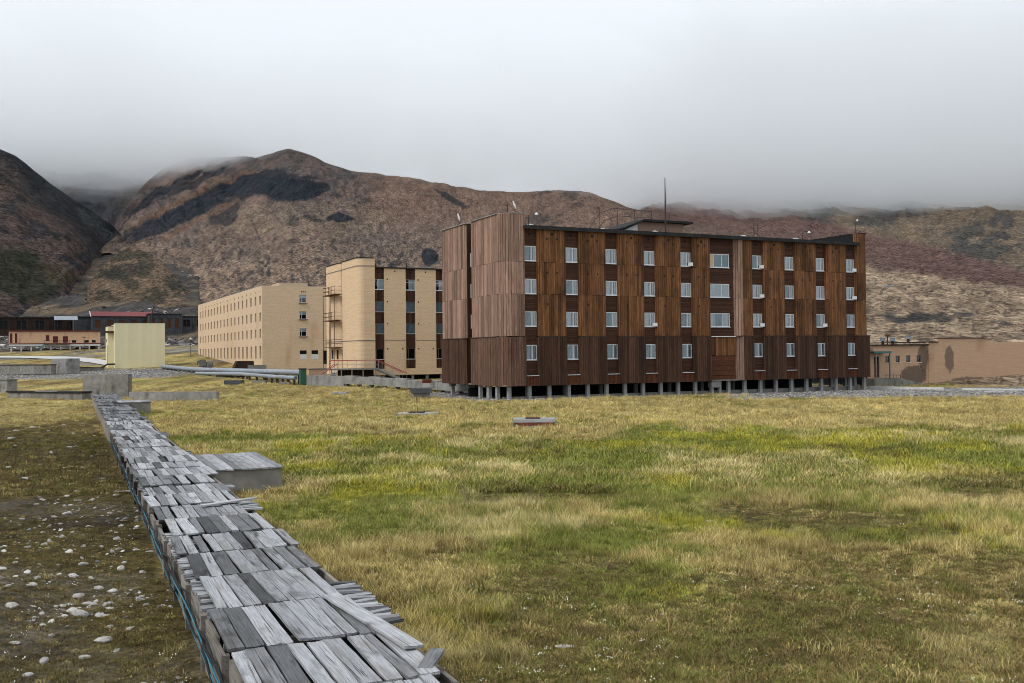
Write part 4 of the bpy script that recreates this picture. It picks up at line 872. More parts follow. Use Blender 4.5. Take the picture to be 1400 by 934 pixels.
# ------------------------------------------------------------------ old industrial sheds on the rise
def shed(px0, px1, ybase, ytop, d, name, label, mat, roof=None, windows=0, wmat='rust', depth=12, pitch=0.0):
    a = Pd(px0, ybase, d); b = Pd(px1, ybase, d); Wd = float(np.hypot(*(b - a)[:2])) / math.cos(GRID + math.atan2(a[0], a[1])); hh = (ybase - ytop) / F * d
    t = thing(name, label, 'shed', (a[0], a[1], a[2]), GRID)
    holes = []
    if windows:
        st_ = Wd / windows
        holes = [(k * st_ + st_ * 0.25, k * st_ + st_ * 0.72, hh * 0.30, hh * 0.80) for k in range(windows)]
    m = MB(); wall_holes(m, 0, Wd, -3, hh, holes, 0.4, lambda u, dd, z: (u, dd, z)); m.quad((Wd, 0, -3), (Wd, depth, -3), (Wd, depth, hh), (Wd, 0, hh)); m.quad((0, depth, -3), (0, 0, -3), (0, 0, hh), (0, depth, hh)); m.build('wall', M[mat], t)
    for h in holes:
        w = MB().box(h[0], h[1], 0.3, 0.4, h[2], h[3]).build('window', M[wmat], t); MB().box((h[0] + h[1]) / 2 - .1, (h[0] + h[1]) / 2 + .1, 0.2, 0.3, h[2], h[3]).build('mullion', M['iron'], w)
    if windows:
        for k in range(windows + 1): MB().box(k * Wd / windows - 0.25, k * Wd / windows + 0.25, -0.3, -0.003, -3, hh - 0.1).build('pilaster', M[mat], t)
    rm = M[roof or 'roof']
    if pitch:
        n = 14
        for k in range(n):
            x0, x1 = -0.4 + (Wd + .8) * k / n + .01, -0.4 + (Wd + .8) * (k + 1) / n - .01
            m = MB(); zo = 0.02 * (k % 2); m.hexa([(x0, -.8, hh + zo), (x1, -.8, hh + zo), (x1, depth / 2, hh + pitch + zo), (x0, depth / 2, hh + pitch + zo), (x0, -.8, hh + .15 + zo), (x1, -.8, hh + .15 + zo), (x1, depth / 2, hh + pitch + .15 + zo), (x0, depth / 2, hh + pitch + .15 + zo)], ((k * 29) % 14) / 14); m.build('roof_sheet', rm, t)
        for x in (0, Wd): 
            m = MB(); m.poly([(x, 0, hh), (x, depth / 2, hh + pitch), (x, depth, hh)]); m.build('gable', M[mat], t); s0 = -.7 if x == 0 else Wd + .42
            m = MB(); m.hexa([(s0, -1, hh - .2), (s0 + .3, -1, hh - .2), (s0 + .3, depth / 2, hh + pitch), (s0, depth / 2, hh + pitch), (s0, -1, hh + .25), (s0 + .3, -1, hh + .25), (s0 + .3, depth / 2, hh + pitch + .3), (s0, depth / 2, hh + pitch + .3)]); m.build('barge_board', M['white_paint'], t)
    else: MB().box(-0.4, Wd + .4, -.5, depth, hh, hh + .4).build('roof', rm, t)
    return t
shed(126, 203, 456, 432.5, 400, 'industrial_hall', 'grey industrial hall under a red sheet-metal roof on the rise', 'grey_shed', 'red_roof', 5, depth=14, pitch=2.1)
shed(204.5, 246, 456, 430, 402, 'industrial_annex', 'grey flat-roofed annex with rusty windows adjoining the red-roofed hall', 'grey_shed', None, 4)
shed(246, 300, 452, 433.5, 415, 'industrial_shed', 'low dark grey shed behind the long sandy building', 'grey_shed', None, 3, 'dark')
shed(101, 125, 456, 434, 404, 'industrial_shed', 'grey windowless shed between the dark open shed and the red-roofed hall', 'grey_shed', None, 0)
s_ = shed(-60, 101, 457, 434, 398, 'open_shed', 'long sooty dark shed with rusty walls behind the orange building', 'dark_shed', None, 7, 'dark', depth=10)
q0, q1 = Pd(74, 438, 396), Pd(101, 438, 396)
t = thing('sheet_roof', 'pale sheet-metal canopy roof patched onto the sooty shed', 'roof', (q0[0], q0[1], q0[2]), GRID)
MB().hexa([(0, -3, 0), (8.6, -3, 0), (8.6, 2, 1.6), (0, 2, 1.6), (0, -3, .15), (8.6, -3, .15), (8.6, 2, 1.75), (0, 2, 1.75)]) 
m = MB()
for k in range(6): m.hexa([(k * 1.43, -3, 0), (k * 1.43 + 1.4, -3, 0), (k * 1.43 + 1.4, 2, 1.6), (k * 1.43, 2, 1.6), (k * 1.43, -3, .15), (k * 1.43 + 1.4, -3, .15), (k * 1.43 + 1.4, 2, 1.75), (k * 1.43, 2, 1.75)])
m.build('sheet', M['pipe'], t)
for x in (0.2, 8.3): MB().tube([(x, -2.9, -7), (x, -2.9, 0)], 0.15, 6).build('post', M['iron'], t)
q0 = Pd(207, 433, 399); t = thing('chimney', 'thin leaning black stove pipe beside the red roof', 'chimney', (q0[0], q0[1], q0[2] - 3), GRID); MB().tube([(0, 0, 0), (0.3, 0, 5), (0.9, 0, 6.8)], 0.3, 8).build('flue', M['iron'], t); MB().lathe((0.9, 0, 6.8), [(0.45, 0), (0.45, .3)], 8).build('cowl', M['iron'], t)

# ------------------------------------------------------------------ low tan building on the right
RO = Pd(1186, 524, 121)[:2]
rb = thing('store_building', 'low tan plastered store with soot stains, small windows and a porch', 'building', (RO[0], RO[1], 0), GRID)
rh = [(u, u + 0.72, 2.55, 3.4) for u in (3.0, 4.75, 6.55, 8.35)] + [(1.15, 2.0, 0.75, 3.3)]
m = MB(); wall_holes(m, 0, 10.3, -1, 4.65, rh, 0.22, lambda u, d, z: (u, d, z)); m.build('front_wall', M['plaster'], rb)
m = MB(); wall_holes(m, 10.3, 30, -1.2, 5.0, [], 0.2, lambda u, d, z: (u, -0.12 + d, z)); m.quad((10.3, .2, -1), (10.3, -.12, -1), (10.3, -.12, 5), (10.3, .2, 5)); m.box(12.0, 21.0, -0.121, 0.2, 5.0, 5.5); m.box(21, 22.4, -.121, .2, 5.0, 5.25); m.build('front_wall', M['plaster'], rb)
m = MB(); m.box(0.02, 30, 0.23, 12, -1, 4.6); m.build('core_wall', M['dark'], rb)
m = MB(); m.box(-0.3, 10.3, -0.3, 12, 4.65, 4.8); m.box(10.3, 12, -.25, 12, 5.0, 5.12); m.box(11.95, 21.05, -.25, .4, 5.5, 5.6); m.build('roof', M['roof'], rb)
for h in rh[:4]:
    f = MB(); f.box(h[0], h[1], .1, .16, h[2], h[2] + .06); f.box(h[0], h[1], .1, .16, h[3] - .06, h[3]); f.box(h[0], h[0] + .05, .1, .16, h[2], h[3]); f.box(h[1] - .05, h[1], .1, .16, h[2], h[3]); f.box(h[0] + .3, h[0] + .34, .1, .16, h[2], h[3])
    w = f.build('window', M['frame_old'], rb); pq = MB(); pq.quad((h[0], .12, h[2]), (h[1], .12, h[2]), (h[1], .12, h[3]), (h[0], .12, h[3])); pq.build('pane', M['glass'], w); MB().box(h[0] - .08, h[1] + .08, -.07, .05, h[2] - .08, h[2] - .003).build('sill', M['white_paint'], w)
d_ = MB().box(1.17, 1.98, .1, .17, .75, 2.5).build('door', M['rust_panel'], rb); MB().box(1.25, 1.9, .1, .15, 2.5, 3.25).build('transom_pane', M['dark'], d_)
MB().box(-0.1, 2.7, -1.3, .1, 3.75, 3.95).build('porch_roof', M['teal'], rb); MB().box(-0.3, 2.6, -1.3, -.01, 3.96, 4.3).build('porch_parapet', M['plaster'], rb)
for x in (0.3, 2.55): MB().box(x - .06, x + .06, -1.2, -1.08, 0.6, 3.75).build('porch_post', M['concrete'], rb)
MB().box(-0.5, 4.2, -1.6, -.01, -1, .68).build('porch_step', M['concrete_dark'], rb)
m = MB(); m.hexa([(4.2, -1.6, -1), (9.0, -1.2, -1), (9.0, -.01, -1), (4.2, -.01, -1), (4.2, -1.6, .6), (9.0, -1.2, -.3), (9.0, -.01, -.3), (4.2, -.01, .6)]); m.build('ramp', M['concrete'], rb)
m = MB(); [m.tube([(x, -1.5, .6), (x, -1.5, 1.1)], .03, 4) for x in (1.5, 2.1, 2.7, 3.3, 3.9)]; m.tube([(1.2, -1.5, 1.1), (4.1, -1.5, 1.05)], .03, 4); m.build('railing', M['rust'], rb)
for px_, zt in ((1239, .0), (1258, 0.15), (1289, .25)):
    u = 11.0 * (px_ - 1186) / 113 ; p_ = RO + BR_E * (0.0889 * (px_ - 1186)) + BR_G * 2.0
    t = thing('roof_ventilator', {1239: 'pale blue metal ventilator on the tan store roof, next to the porch', 1258: 'pale blue metal ventilator beside the rusty stack on the tan store', 1289: 'pale blue metal ventilator on the raised part of the tan store roof'}[px_], 'vent', (p_[0], p_[1], 4.8 + (0.25 if px_ > 1280 else 0)), GRID, 'blue ventilators on the tan store roof')
    MB().lathe((0, 0, 0), [(.16, 0), (.16, .45)], 10).build('duct', M['iron'], t); MB().lathe((0, 0, .42), [(.3, 0), (.3, .3), (.34, .32), (.34, .4), (.05, .44)], 10).build('cowl', M['pipe'], t)
p_ = RO + BR_E * 6.6 + BR_G * 3.0
t = thing('roof_stack', 'rusty stack with a valve wheel between the blue ventilators', 'stack', (p_[0], p_[1], 4.8), GRID)
MB().tube([(0, 0, 0), (0, 0, 1.2)], .09, 6).build('pipe', M['rust'], t); MB().lathe((0, 0, 1.05), [(.28, 0), (.28, .2)], 8).build('wheel', M['rust'], t)

# ------------------------------------------------------------------ boardwalk over the heating duct
def bw_world(lx, ly, z=0.0): p = BW_O + BW_E * lx + BW_G * ly; return (p[0], p[1], z)
bw = thing('boardwalk', 'long boardwalk of weathered grey planks covering a raised heating duct', 'boardwalk', (BW_O[0], BW_O[1], 0), BW_ROT)
def plank_mb(mb, w, L, th, rr, ox=0, oy=0, oz=0, rot=0, t=None, tilt=0, seg=5):
    """one board: wavy edges, split ends, slight cup"""
    t = rr.uniform(0.45, 1) if t is None else t; rows_ = []
    c, s_ = math.cos(rot), math.sin(rot); n0 = len(mb.v)
    for k in range(seg + 1):
        y = -L / 2 + L * k / seg
        ja, jb = rr.uniform(-.006, .006), rr.uniform(-.006, .006); e0 = e1 = 0
        if k in (0, seg): e0, e1 = rr.uniform(-.035, .02), rr.uniform(-.035, .02)
        sg = -1 if k == 0 else 1; zz = rr.uniform(-.004, .004) + tilt * y
        row = [(-w / 2 + ja, y + sg * e0, -th + zz), (-w / 2 + ja, y + sg * e0, zz), (w * rr.uniform(-.1, .1), y + sg * (e0 + e1) / 2 + (rr.uniform(-.03, .03) if k in (0, seg) else 0), zz - .006), (w / 2 + jb, y + sg * e1, zz), (w / 2 + jb, y + sg * e1, -th + zz)]
        mb.v += [(ox + x * c - yy * s_, oy + x * s_ + yy * c, oz + z) for x, yy, z in row]
    for k in range(seg):
        a, b = n0 + k * 5, n0 + (k + 1) * 5
        for q in range(4): mb.f.append((a + q, b + q, b + q + 1, a + q + 1)[::-1] if False else (a + q, a + q + 1, b + q + 1, b + q)); mb.t.append(t if q in (1, 2) else t * 0.8)
    mb.f.append(tuple(n0 + q for q in range(5))); mb.t.append(t * .7); e_ = n0 + seg * 5; mb.f.append(tuple(e_ + q for q in range(4, -1, -1))); mb.t.append(t * .7)
rp = random.Random(31)
PLK = {}
for wi, w in enumerate((0.135, 0.16, 0.185, 0.22)):
    for li, L in enumerate((1.78, 1.95, 2.1)):
        for k in range(3):
            m = MB(); plank_mb(m, w, L, 0.035, rp); PLK[(wi, li, k)] = m.mesh('plank', M['plank'])
WID = (0.135, 0.16, 0.185, 0.22)
far_mb = MB(); cnt = 0; y = -3.5; row = 0
while y < BW_L:
    L = rp.choice((1.78, 1.95, 2.1)); li = (1.78, 1.95, 2.1).index(L); x = rp.uniform(0.02, 0.2) if row % 3 else rp.uniform(-.03, .05)
    xe = BW_W - rp.uniform(-0.02, 0.28); rz_row = rp.uniform(-0.012, 0.012); zrow = rp.uniform(0, 0.055)
    while x < xe - 0.1:
        wi = rp.randrange(4); w = WID[wi]
        if x + w > xe + .04: break
        gap = rp.choice((0.006, 0.010, 0.014, 0.02, 0.028, 0.045, 0.07))
        if rp.random() > 0.004:
            px_, py_ = x + w / 2, y + L / 2 + rp.uniform(-.03, .03); pz_ = BW_Z + zrow + rp.uniform(-.006, .012); rz_ = rz_row + rp.gauss(0, 0.013)
            if cnt < 290:
                o = link('plank', PLK[(wi, li, rp.randrange(3))], bw, (px_, py_, pz_)); o.rotation_euler = (rp.gauss(0, .004), rp.gauss(0, 0.03), rz_ + (math.pi if rp.random() < .5 else 0)); cnt += 1
            else: plank_mb(far_mb, w, L, 0.035, rp, px_, py_, pz_, rz_, t=rp.choice((.25, .55, .7, .8, .9, 1, 1)) if rp.random() < .9 else .08, seg=2)
        x += w + gap
    y += L + rp.uniform(-0.01, 0.07); row += 1
tag(far_mb.build('plank_run', M['plank'], bw), kind='stuff')
# short cross boards seen at the ragged edges
XB = []
for k in range(6): m = MB(); plank_mb(m, rp.uniform(.10, .15), rp.uniform(.34, .5), 0.04, rp, seg=2, t=rp.uniform(.5, 1)); XB.append(m.mesh('edge_board', M['plank']))
fx = MB(); k = 0
for side in (0, 1):
    y = -3.4
    while y < BW_L - 1:
        on = math.sin(y * .55 + side * 2.1) + .6 * math.sin(y * 1.3 + side) > (-.2 if side == 0 else .75)
        lx = (.24 if side == 0 else BW_W - .10) + rp.uniform(-.03, .03); zz_ = BW_Z - .012 + rp.uniform(-.02, .01); rz_ = math.pi / 2 + rp.uniform(-.12, .12) * (1 + side)
        if on and y < 24: o = link('edge_board', XB[k % 6], bw, (lx, y, zz_ - .02)); o.rotation_euler = (rp.uniform(-.05, .05), rp.uniform(-.03, .03), rz_); k += 1
        elif on: plank_mb(fx, .12, .42, .04, rp, lx, y, zz_ - .02, rz_, seg=1)
        y += rp.uniform(.13, .2)
tag(fx.build('edge_board_run', M['plank'], bw), kind='stuff')
JO = MB().box(0, .07, 0, BW_W - .1, -.1, 0, .3).mesh('joist', M['side'])
for k in range(11): link('joist', JO, bw, (.06, -1 + k * 2.0, BW_Z - .08)).rotation_euler = (0, 0, -math.pi / 2); 
for o in bw.children:
    if o.name.startswith('joist'): o.location = (.06, o.location.y + 0, BW_Z - .08)
# duct sides: short wall boards standing on edge, with posts
SD = []
for k in range(4):
    m = MB(); L = 0.98; m.hexa([(-.03, 0, -.35), (.03, 0, -.35), (.03, L, -.35), (-.03, L, -.35), (-.03, rp.uniform(0, .02), .62), (.03, 0, .62), (.03, L, .63), (-.03, L - rp.uniform(0, .02), .63)], rp.uniform(.6, 1)); SD.append(m.mesh('side_panel', M['side']))
PO = MB().box(-.05, .05, -.05, .05, -.35, .68, .35).mesh('side_post', M['side'])
for s_, x in ((0, 0.06), (1, BW_W - 0.06)):
    y = -3.5; k = 0
    while y < BW_L - 1.2:
        if y < 48 and s_ == 0:
            o = link('side_panel', SD[rp.randrange(4)], bw, (x + rp.uniform(-.02, .02), y, 0)); o.rotation_euler = (0, rp.uniform(-.04, .06), rp.uniform(-.012, .012))
            if k % 2 == 0: link('side_post', PO, bw, (x - .045, y, 0))
        y += 1.0; k += 1
    m = MB(); a = 48 if s_ == 0 else -3.5
    while a < BW_L - 1: m.box(x - .03, x + .03, a + .01, a + .99, -.35, .64, rp.uniform(.5, 1)); a += 1
    m.build('side_boarding', M['side'], bw)
MB().box(0.3, BW_W - .3, -3, BW_L - 1, -.3, .5).build('gap_shade_core', M['dark'], bw)  # near-black core: deep shade of the plank gaps put into colour
# cables on the left flank
def cable(name, label, mat, r, f, y0, y1, n, group=None):
    pts = [bw_world(*f(y0 + (y1 - y0) * k / n)) for k in range(n + 1)]
    m = MB(); m.tube(pts, r, 6); m.smooth = True; return tag(m.build(name, mat), label, 'cable', group)
def nz(a, s_=0): return float(vnoise(np.array([a]), np.array([s_ + .5]), 401)[0]) - .5
cable('blue_cable', 'bright blue cable running along the flank of the boardwalk', M['hose'], 0.014, lambda y: (-.06 + nz(y * .5) * .04, y, (0.46 + nz(y * .35, 3) * .22 - .16 * max(0, (13 - y) / 10))), -2, 46, 150)
cable('blue_cable', 'thin faded blue cable sagging low on the boardwalk flank', M['hose'], 0.007, lambda y: (-.05 + nz(y * .6, 7) * .04, y, .26 + nz(y * .45, 9) * .25), 2, 30, 110)
for k, (zz, aa, r_) in enumerate(((.50, .22, .022), (.40, .30, .018), (.60, .12, .014))):
    cable('black_cable', ('thick black cable sagging in loops on the boardwalk flank', 'thinner black cable hanging lowest on the boardwalk flank', 'thin black wire tacked just below the boardwalk planks')[k], M['cable'], r_, lambda y: (-.055 + nz(y * .7, 20 + k) * .05, y, zz + nz(y * .9, 30 + k) * aa - .13 * abs(math.sin(y * 1.1 + k))), -2, 44, 200)
# loose boards lying on the walk
def loose(px, py, L, w, rz, label, z=BW_Z + .085, tilt=0.0):
    p_ = Pz(px, py, z); m = MB(); plank_mb(m, w, L, .035, rp, t=.95); o = m.build('loose_board', M['plank'], None, (p_[0], p_[1], z)); o.rotation_euler = (tilt, 0, rz)
    return tag(o, label, 'board')
loose(314, 685, 1.45, .2, BW_ROT - R(62), 'grey loose board lying slantwise across the boardwalk beyond the long loose plank')
loose(503, 843, 2.9, .23, BW_ROT + R(6), 'long loose plank lying along the boardwalk over its neighbours', tilt=.008)
loose(590, 898, .55, .17, BW_ROT - R(35), 'short splintered board end sticking off the boardwalk edge', BW_Z + .05, .1)

# wooden side platforms
def platform(px0, py0, label, lx1, Lw, Ld, hz, np_, cat='platform'):
    p_ = Pz(px0, py0, hz); t = thing('side_platform', label, cat, (p_[0], p_[1], 0), BW_ROT)
    w = Ld / np_
    for k in range(np_):
        m = MB(); plank_mb(m, w - .012, Lw + rp.uniform(-.04, .08), .05, rp, t=rp.uniform(.45, 1)); link('plank', m.mesh('plank', M['plank']), t, (-Ld + (k + .5) * w, Lw / 2, hz + rp.uniform(0, .015)))
    for nm, b in (('front_wall', (-Ld + .02, -.05, .08, .2)), ('side_wall', (-.2, -.05, .2, Lw - .05)), ('back_wall', (-Ld + .02, -.2, Lw - .2, Lw - .05))): MB().box(*b, -.4, hz - .055, .8).build(nm, M['concrete_dark'], t)
    return t
platform(388, 638, 'low side platform with silvery planks on a concrete box beside the boardwalk', 0, 5.2, 2.35, .76, 11)
platform(207, 549, 'small concrete box with a board lid beside the far boardwalk', 0, 3.0, 2.6, .95, 8)

# ------------------------------------------------------------------ concrete walls and blocks at the far end of the walk
def block(name, label, cat, pa, pb, ztop, zbot=-.5, depth=1.0, mat='concrete', z=0.0, parts=(), seg=1, cap=None):
    a, b = Pz(*pa, z), Pz(*pb, z); d = (b - a)[:2]; L = float(np.hypot(*d)); t = thing(name, label, cat, (a[0], a[1], z), math.atan2(d[1], d[0]))
    for k in range(seg): MB().box(L * k / seg + .01, L * (k + 1) / seg - .01, 0, depth, zbot, ztop + (.02 * (k % 2)), .4 + .6 * ((k * 5 + 3) % 4) / 3).build('panel', M[mat], t)
    if cap: MB().box(-.1, L + .1, -.12, depth + .1, ztop + .021, ztop + .021 + cap[0]).build('lid', M[cap[1]], t)
    return t, L
block('concrete_block', 'tall stained concrete block at the far end of the boardwalk', 'block', (113, 545), (175, 545), 2.45, depth=.7, mat='concrete_dark', seg=2)
block('concrete_wall', 'low concrete wall of two panels leading right from the stained block', 'wall', (176, 548), (296, 548.5), .86, depth=.5, seg=2)
block('concrete_wall', 'low concrete trough with a black lid left of the stained block', 'wall', (10, 545), (112, 546.5), .62, depth=1.1, mat='concrete_dark', seg=3, cap=(.16, 'roof'))
block('concrete_block', 'upright concrete block ending the black-lidded trough', 'block', (-22, 541), (10, 541), 1.75, depth=1.6, mat='concrete', cap=(.1, 'concrete'))
p_ = Pz(64, 534, .95); m = MB(); plank_mb(m, .35, 2.6, .1, rp, t=.7); tag(m.build('loose_board', M['plank'], None, (p_[0], p_[1], .93), R(75)), 'dark grey plank resting on the black-lidded trough', 'board')
# duct and block beyond the gravel band
block('concrete_duct', 'pale concrete duct run beside the road in front of the orange building', 'duct', (-60, 508), (70, 507.5), 1.0, depth=1.0, z=2.05, mat='concrete_dark', seg=6, cap=(.1, 'iron'))
block('concrete_block', 'plain grey concrete cube between the duct and the yellow building', 'block', (70, 507), (91, 507), 2.05, depth=2.5, z=2.05)
block('concrete_duct', 'dark low duct run between the grey cube and the yellow building', 'duct', (92, 506), (143, 505), .35, depth=.8, z=2.05, mat='concrete_dark', seg=3, cap=(.1, 'iron'))
p_ = Pz(140, 504, 2.1); t = thing('bent_pipe', 'black pipe elbow rising beside the yellow building', 'pipe', (p_[0], p_[1], 2.0), GRID); MB().tube([(-.6, 0, 0), (0, 0, .4), (.9, 0, .9), (2.0, 0, .9)], .16, 8).build('pipe', M['iron'], t); MB().lathe((2.0, 0, .75), [(.22, 0), (.22, .3)], 8).build('flange', M['iron'], t)
# road
def road(pts, name, label, mat, lift=0.02):
    m = MB(); L_ = []; 
    for (px, d0, d1) in pts: L_.append((Pd(px, 490, d0), Pd(px, 490, d1)))
    for (a, b), (c, d) in zip(L_[:-1], L_[1:]):
        for k in range(12):
            for j in range(4):
                P = lambda u, v: (lambda q: (q[0], q[1], gz1(q[0], q[1]) + lift))((a + (c - a) * u) * (1 - v) + (b + (d - b) * u) * v)
                m.quad(P(k / 12, j / 4), P((k + 1) / 12, j / 4), P((k + 1) / 12, (j + 1) / 4), P(k / 12, (j + 1) / 4))
    return tag(m.build(name, mat), label, 'road', kind='structure')
M['road'] = surf('pale_concrete_road', (.50, .49, .48), (.62, .61, .60), ns=.4)
road([(-40, 236, 243), (30, 232, 240), (90, 222, 236), (128, 207, 226), (150, 196, 214)], 'road', 'pale concrete road curving up to the yellow building', M['road'], .15)
# poles
def pole(px, py, z, h, label, r=.09, lamp=False, mat='iron'):
    p_ = Pz(px, py, z) if abs(py - horizon(px)) > 6 else Pd(px, py, 265); t = thing('utility_pole', label, 'pole', tuple(p_), GRID)
    MB().tube([(0, 0, -.6), (0, 0, h)], [r, r * .7], 7).build('shaft', M[mat], t); MB().box(-.5, .5, -.05, .05, h - .5, h - .4).build('crossarm', M['iron'], t)
    if lamp: MB().lathe((0, 0, h), [(.25, 0), (.3, .3), (.05, .4)], 8).build('lamp_head', M['lamp'], t)
pole(4, 500, 2.2, 5.0, 'thin pale pole beside the concrete duct', mat='concrete')
pole(115, 486, 5.2, 5.2, 'thin dark pole in front of the orange building')
pole(261, 497, 2.6, 5.6, 'lamp pole with a white head beside the long sandy building', lamp=True)

p_ = Pd(1212, 397, 450); t = thing('hut', 'tiny pale-roofed hut alone on the tan hillside behind the brown block', 'hut', tuple(p_), GRID)
MB().box(1.2, 2.6, 0, 2.5, -1.5, 1.7).build('wall', M['dark_shed'], t); MB().hexa([(0, -.5, 1.7), (4.2, -.5, 1.9), (4.2, 3, 1.9), (0, 3, 1.7), (0, -.5, 2.5), (4.2, -.5, 2.7), (4.2, 3, 2.7), (0, 3, 2.5)])
m = MB(); m.hexa([(0, -.5, 1.7), (4.2, -.5, 1.9), (4.2, 3, 1.9), (0, 3, 1.7), (0, -.5, 2.3), (4.2, -.5, 2.5), (4.2, 3, 2.5), (0, 3, 2.3)]); m.build('roof', M['pipe'], t)

# ------------------------------------------------------------------ silver pipes, duct wall, small lawn objects
def pipe_run(pts, r, label, name='steam_pipe'):
    t = thing(name, label, 'pipe', tuple(pts[0]), 0); o = np.array(pts[0]); q = [np.array(p) - o for p in pts]
    m = MB(); m.tube([tuple(a) for a in q], r, 12); m.smooth = False; m.build('pipe', M['pipe'], t)
    L = np.linalg.norm(q[-1]); n = int(L / 3.4)
    for k in range(n + 1):
        f = (k + .4) / (n + .6) * (len(q) - 1); i = min(int(f), len(q) - 2); a = q[i] + (q[i + 1] - q[i]) * (f - i); gzz = gz1(a[0] + o[0], a[1] + o[1]) - o[2]
        MB().box(a[0] - .12, a[0] + .12, a[1] - .12, a[1] + .12, gzz - .5, a[2] - r * .6).build('trestle', M['iron'], t)
        MB().lathe((a[0], a[1], a[2] - r * 1.05), [(r * 1.0, 0), (r * 1.0, .1)], 8).build('saddle', M['iron'], t)
pipe_run([Pd(222, 501, 184), Pd(262, 505, 168), Pd(318, 507, 148), Pd(412, 509.5, 126)], .36, 'upper silver steam pipe leading from the yellow building to the duct wall')
pipe_run([Pd(268, 510.5, 160), Pd(330, 511.5, 142), Pd(372, 515, 131), Pd(404, 517, 125)], .26, 'lower silver steam pipe with a bend below the upper pipe')
block('pipe_fence', 'row of dark stakes under the silver pipes', 'fence', (295, 521), (335, 521), .9, depth=.06, z=.5, mat='iron', seg=14)
p_ = Pd(414, 524, 124); t = thing('valve_box', 'narrow green valve box where the pipes meet the duct wall', 'box', tuple(p_), GRID); MB().box(-.35, .35, -.3, .5, -.5, 1.75).build('cabinet', M['green_paint'], t); MB().box(-.42, .42, -.36, .56, 1.75, 1.85).build('lid', M['iron'], t)
p_ = Pd(430, 517, 126); t = thing('crate', 'pinkish concrete box between the green valve box and the stair', 'box', tuple(p_), GRID); MB().box(-.8, 1.4, -.4, .6, -.3, 1.15).build('body', M['plaster'], t); MB().box(-.9, 1.5, -.5, .7, 1.15, 1.23).build('lid', M['concrete'], t)
# duct wall between beige and brown blocks
wa = [Pd(418, 524.5, 124), Pd(470, 526.5, 120), Pd(520, 529, 115.5), Pd(575, 534, 109), Pd(648, 538.5, 101)]
dw = thing('duct_wall', 'long grey concrete duct wall stepping down towards the brown block', 'wall', tuple(wa[0]), 0)
n_ = 3
for k, (a, b) in enumerate(zip(wa[:-1], wa[1:])):
    d = (b - a) / n_; nrm = np.array([-d[1], d[0], 0]) / np.hypot(d[0], d[1]) * .9
    if nrm[1] < 0: nrm = -nrm
    for j in range(n_):
        p0 = a + d * j - wa[0]; p1 = p0 + d * .992; lo = np.array([0, 0, -.5 if k < 1 else .16]); hi = np.array([0, 0, 1.05 + .08 * ((j + k) % 2)])
        m = MB(); m.hexa([p0 + lo, p1 + lo, p1 + nrm + lo, p0 + nrm + lo, p0 + hi, p1 + hi, p1 + nrm + hi, p0 + nrm + hi], .5 + .5 * ((j * 7 + k * 3) % 5) / 5); m.build('panel', M['concrete'], dw)
        if k >= 1: q0 = p0 + nrm * .2; q1 = p0 + d * .12 + nrm * .2; l2 = np.array([0, 0, -.8]); m = MB(); m.hexa([q0 + l2, q1 + l2, q1 + nrm * .6 + l2, q0 + nrm * .6 + l2, q0 + lo, q1 + lo, q1 + nrm * .6 + lo, q0 + nrm * .6 + lo]); m.build('footing', M['concrete_dark'], dw)
def brick_pile(px, py, d, z, label, n, rows_, w):
    p_ = Pd(px, py, d); t = thing('brick_pile', label, 'bricks', (p_[0], p_[1], z), GRID); rb_ = random.Random(px)
    BR = MB().box(-.12, .12, -.06, .06, 0, .08, .8).mesh('brick', M['brick_red'])
    for r_ in range(rows_):
        for k in range(n): o = link('brick', BR, t, (-w / 2 + (k + .5 * (r_ % 2) + .5) * w / n + rb_.uniform(-.02, .02), rb_.uniform(-.08, .08), r_ * .085)); o.rotation_euler = (0, 0, rb_.uniform(-.15, .15))
    return t
bt_ = brick_pile(630, 524, 102.5, 1.35, 'crumbling red brick stack under a slab where the duct wall meets the brown block', 9, 6, 2.2)
MB().box(-1.3, 1.4, -.5, .5, .53, .62).build('slab', M['concrete_dark'], bt_)
p_ = Pd(649, 531, 99.5); m = MB(); plank_mb(m, .25, 2.2, .06, rp, t=.8); o = m.build('leaning_board', M['ply'], None, (p_[0], p_[1], .9)); o.rotation_euler = (R(74), R(6), R(80)); tag(o, 'pale board leaning on the duct wall end at the brown block', 'board')
brick_pile(583, 529.5, 106.5, 1.1, 'patch of red bricks set in the duct wall', 5, 5, 1.1).location.y -= .1
p_ = Pd(576, 543, 97.5); t = thing('hatch_box', 'small concrete hatch box under a dark sloping lid in front of the duct wall', 'box', (p_[0], p_[1], 0), GRID - R(15))
MB().box(-.8, .8, -.5, .6, -.4, .42).build('body', M['concrete'], t); MB().hexa([(-1.0, -.75, .42), (1.0, -.75, .42), (1.0, .8, .5), (-1.0, .8, .5), (-1.0, -.7, .82), (1.0, -.7, .82), (1.0, .8, .9), (-1.0, .8, .9)]).build('lid', M['green_paint'], t) if False else None
m = MB(); m.hexa([(-1.0, -.75, .42), (1.0, -.75, .42), (1.0, .8, .5), (-1.0, .8, .5), (-1.0, -.6, .82), (1.0, -.6, .82), (1.0, .8, .9), (-1.0, .8, .9)]); m.build('lid', M['grey_shed'], t)
p_ = Pz(572, 567, .0); t = thing('manhole_slab', 'flat pale concrete slab with a rusty rod standing in the lawn', 'slab', (p_[0], p_[1], gz1(p_[0], p_[1])), R(-4))
MB().box(-1.4, 1.4, -.9, .9, -.2, .2).build('slab', M['pillar'], t); MB().box(-.6, .4, -.5, .4, .2, .28).build('cover', M['iron'], t); MB().tube([(-.05, 0, .2), (-.12, 0, 1.35)], .02, 5).build('rod', M['rust'], t)
p_ = Pz(731, 585.5, 0); zz = gz1(p_[0], p_[1]); t = thing('brick_manhole', 'broken manhole of red bricks capped by a pale concrete slab in the lawn', 'manhole', (p_[0], p_[1], zz), R(-3))
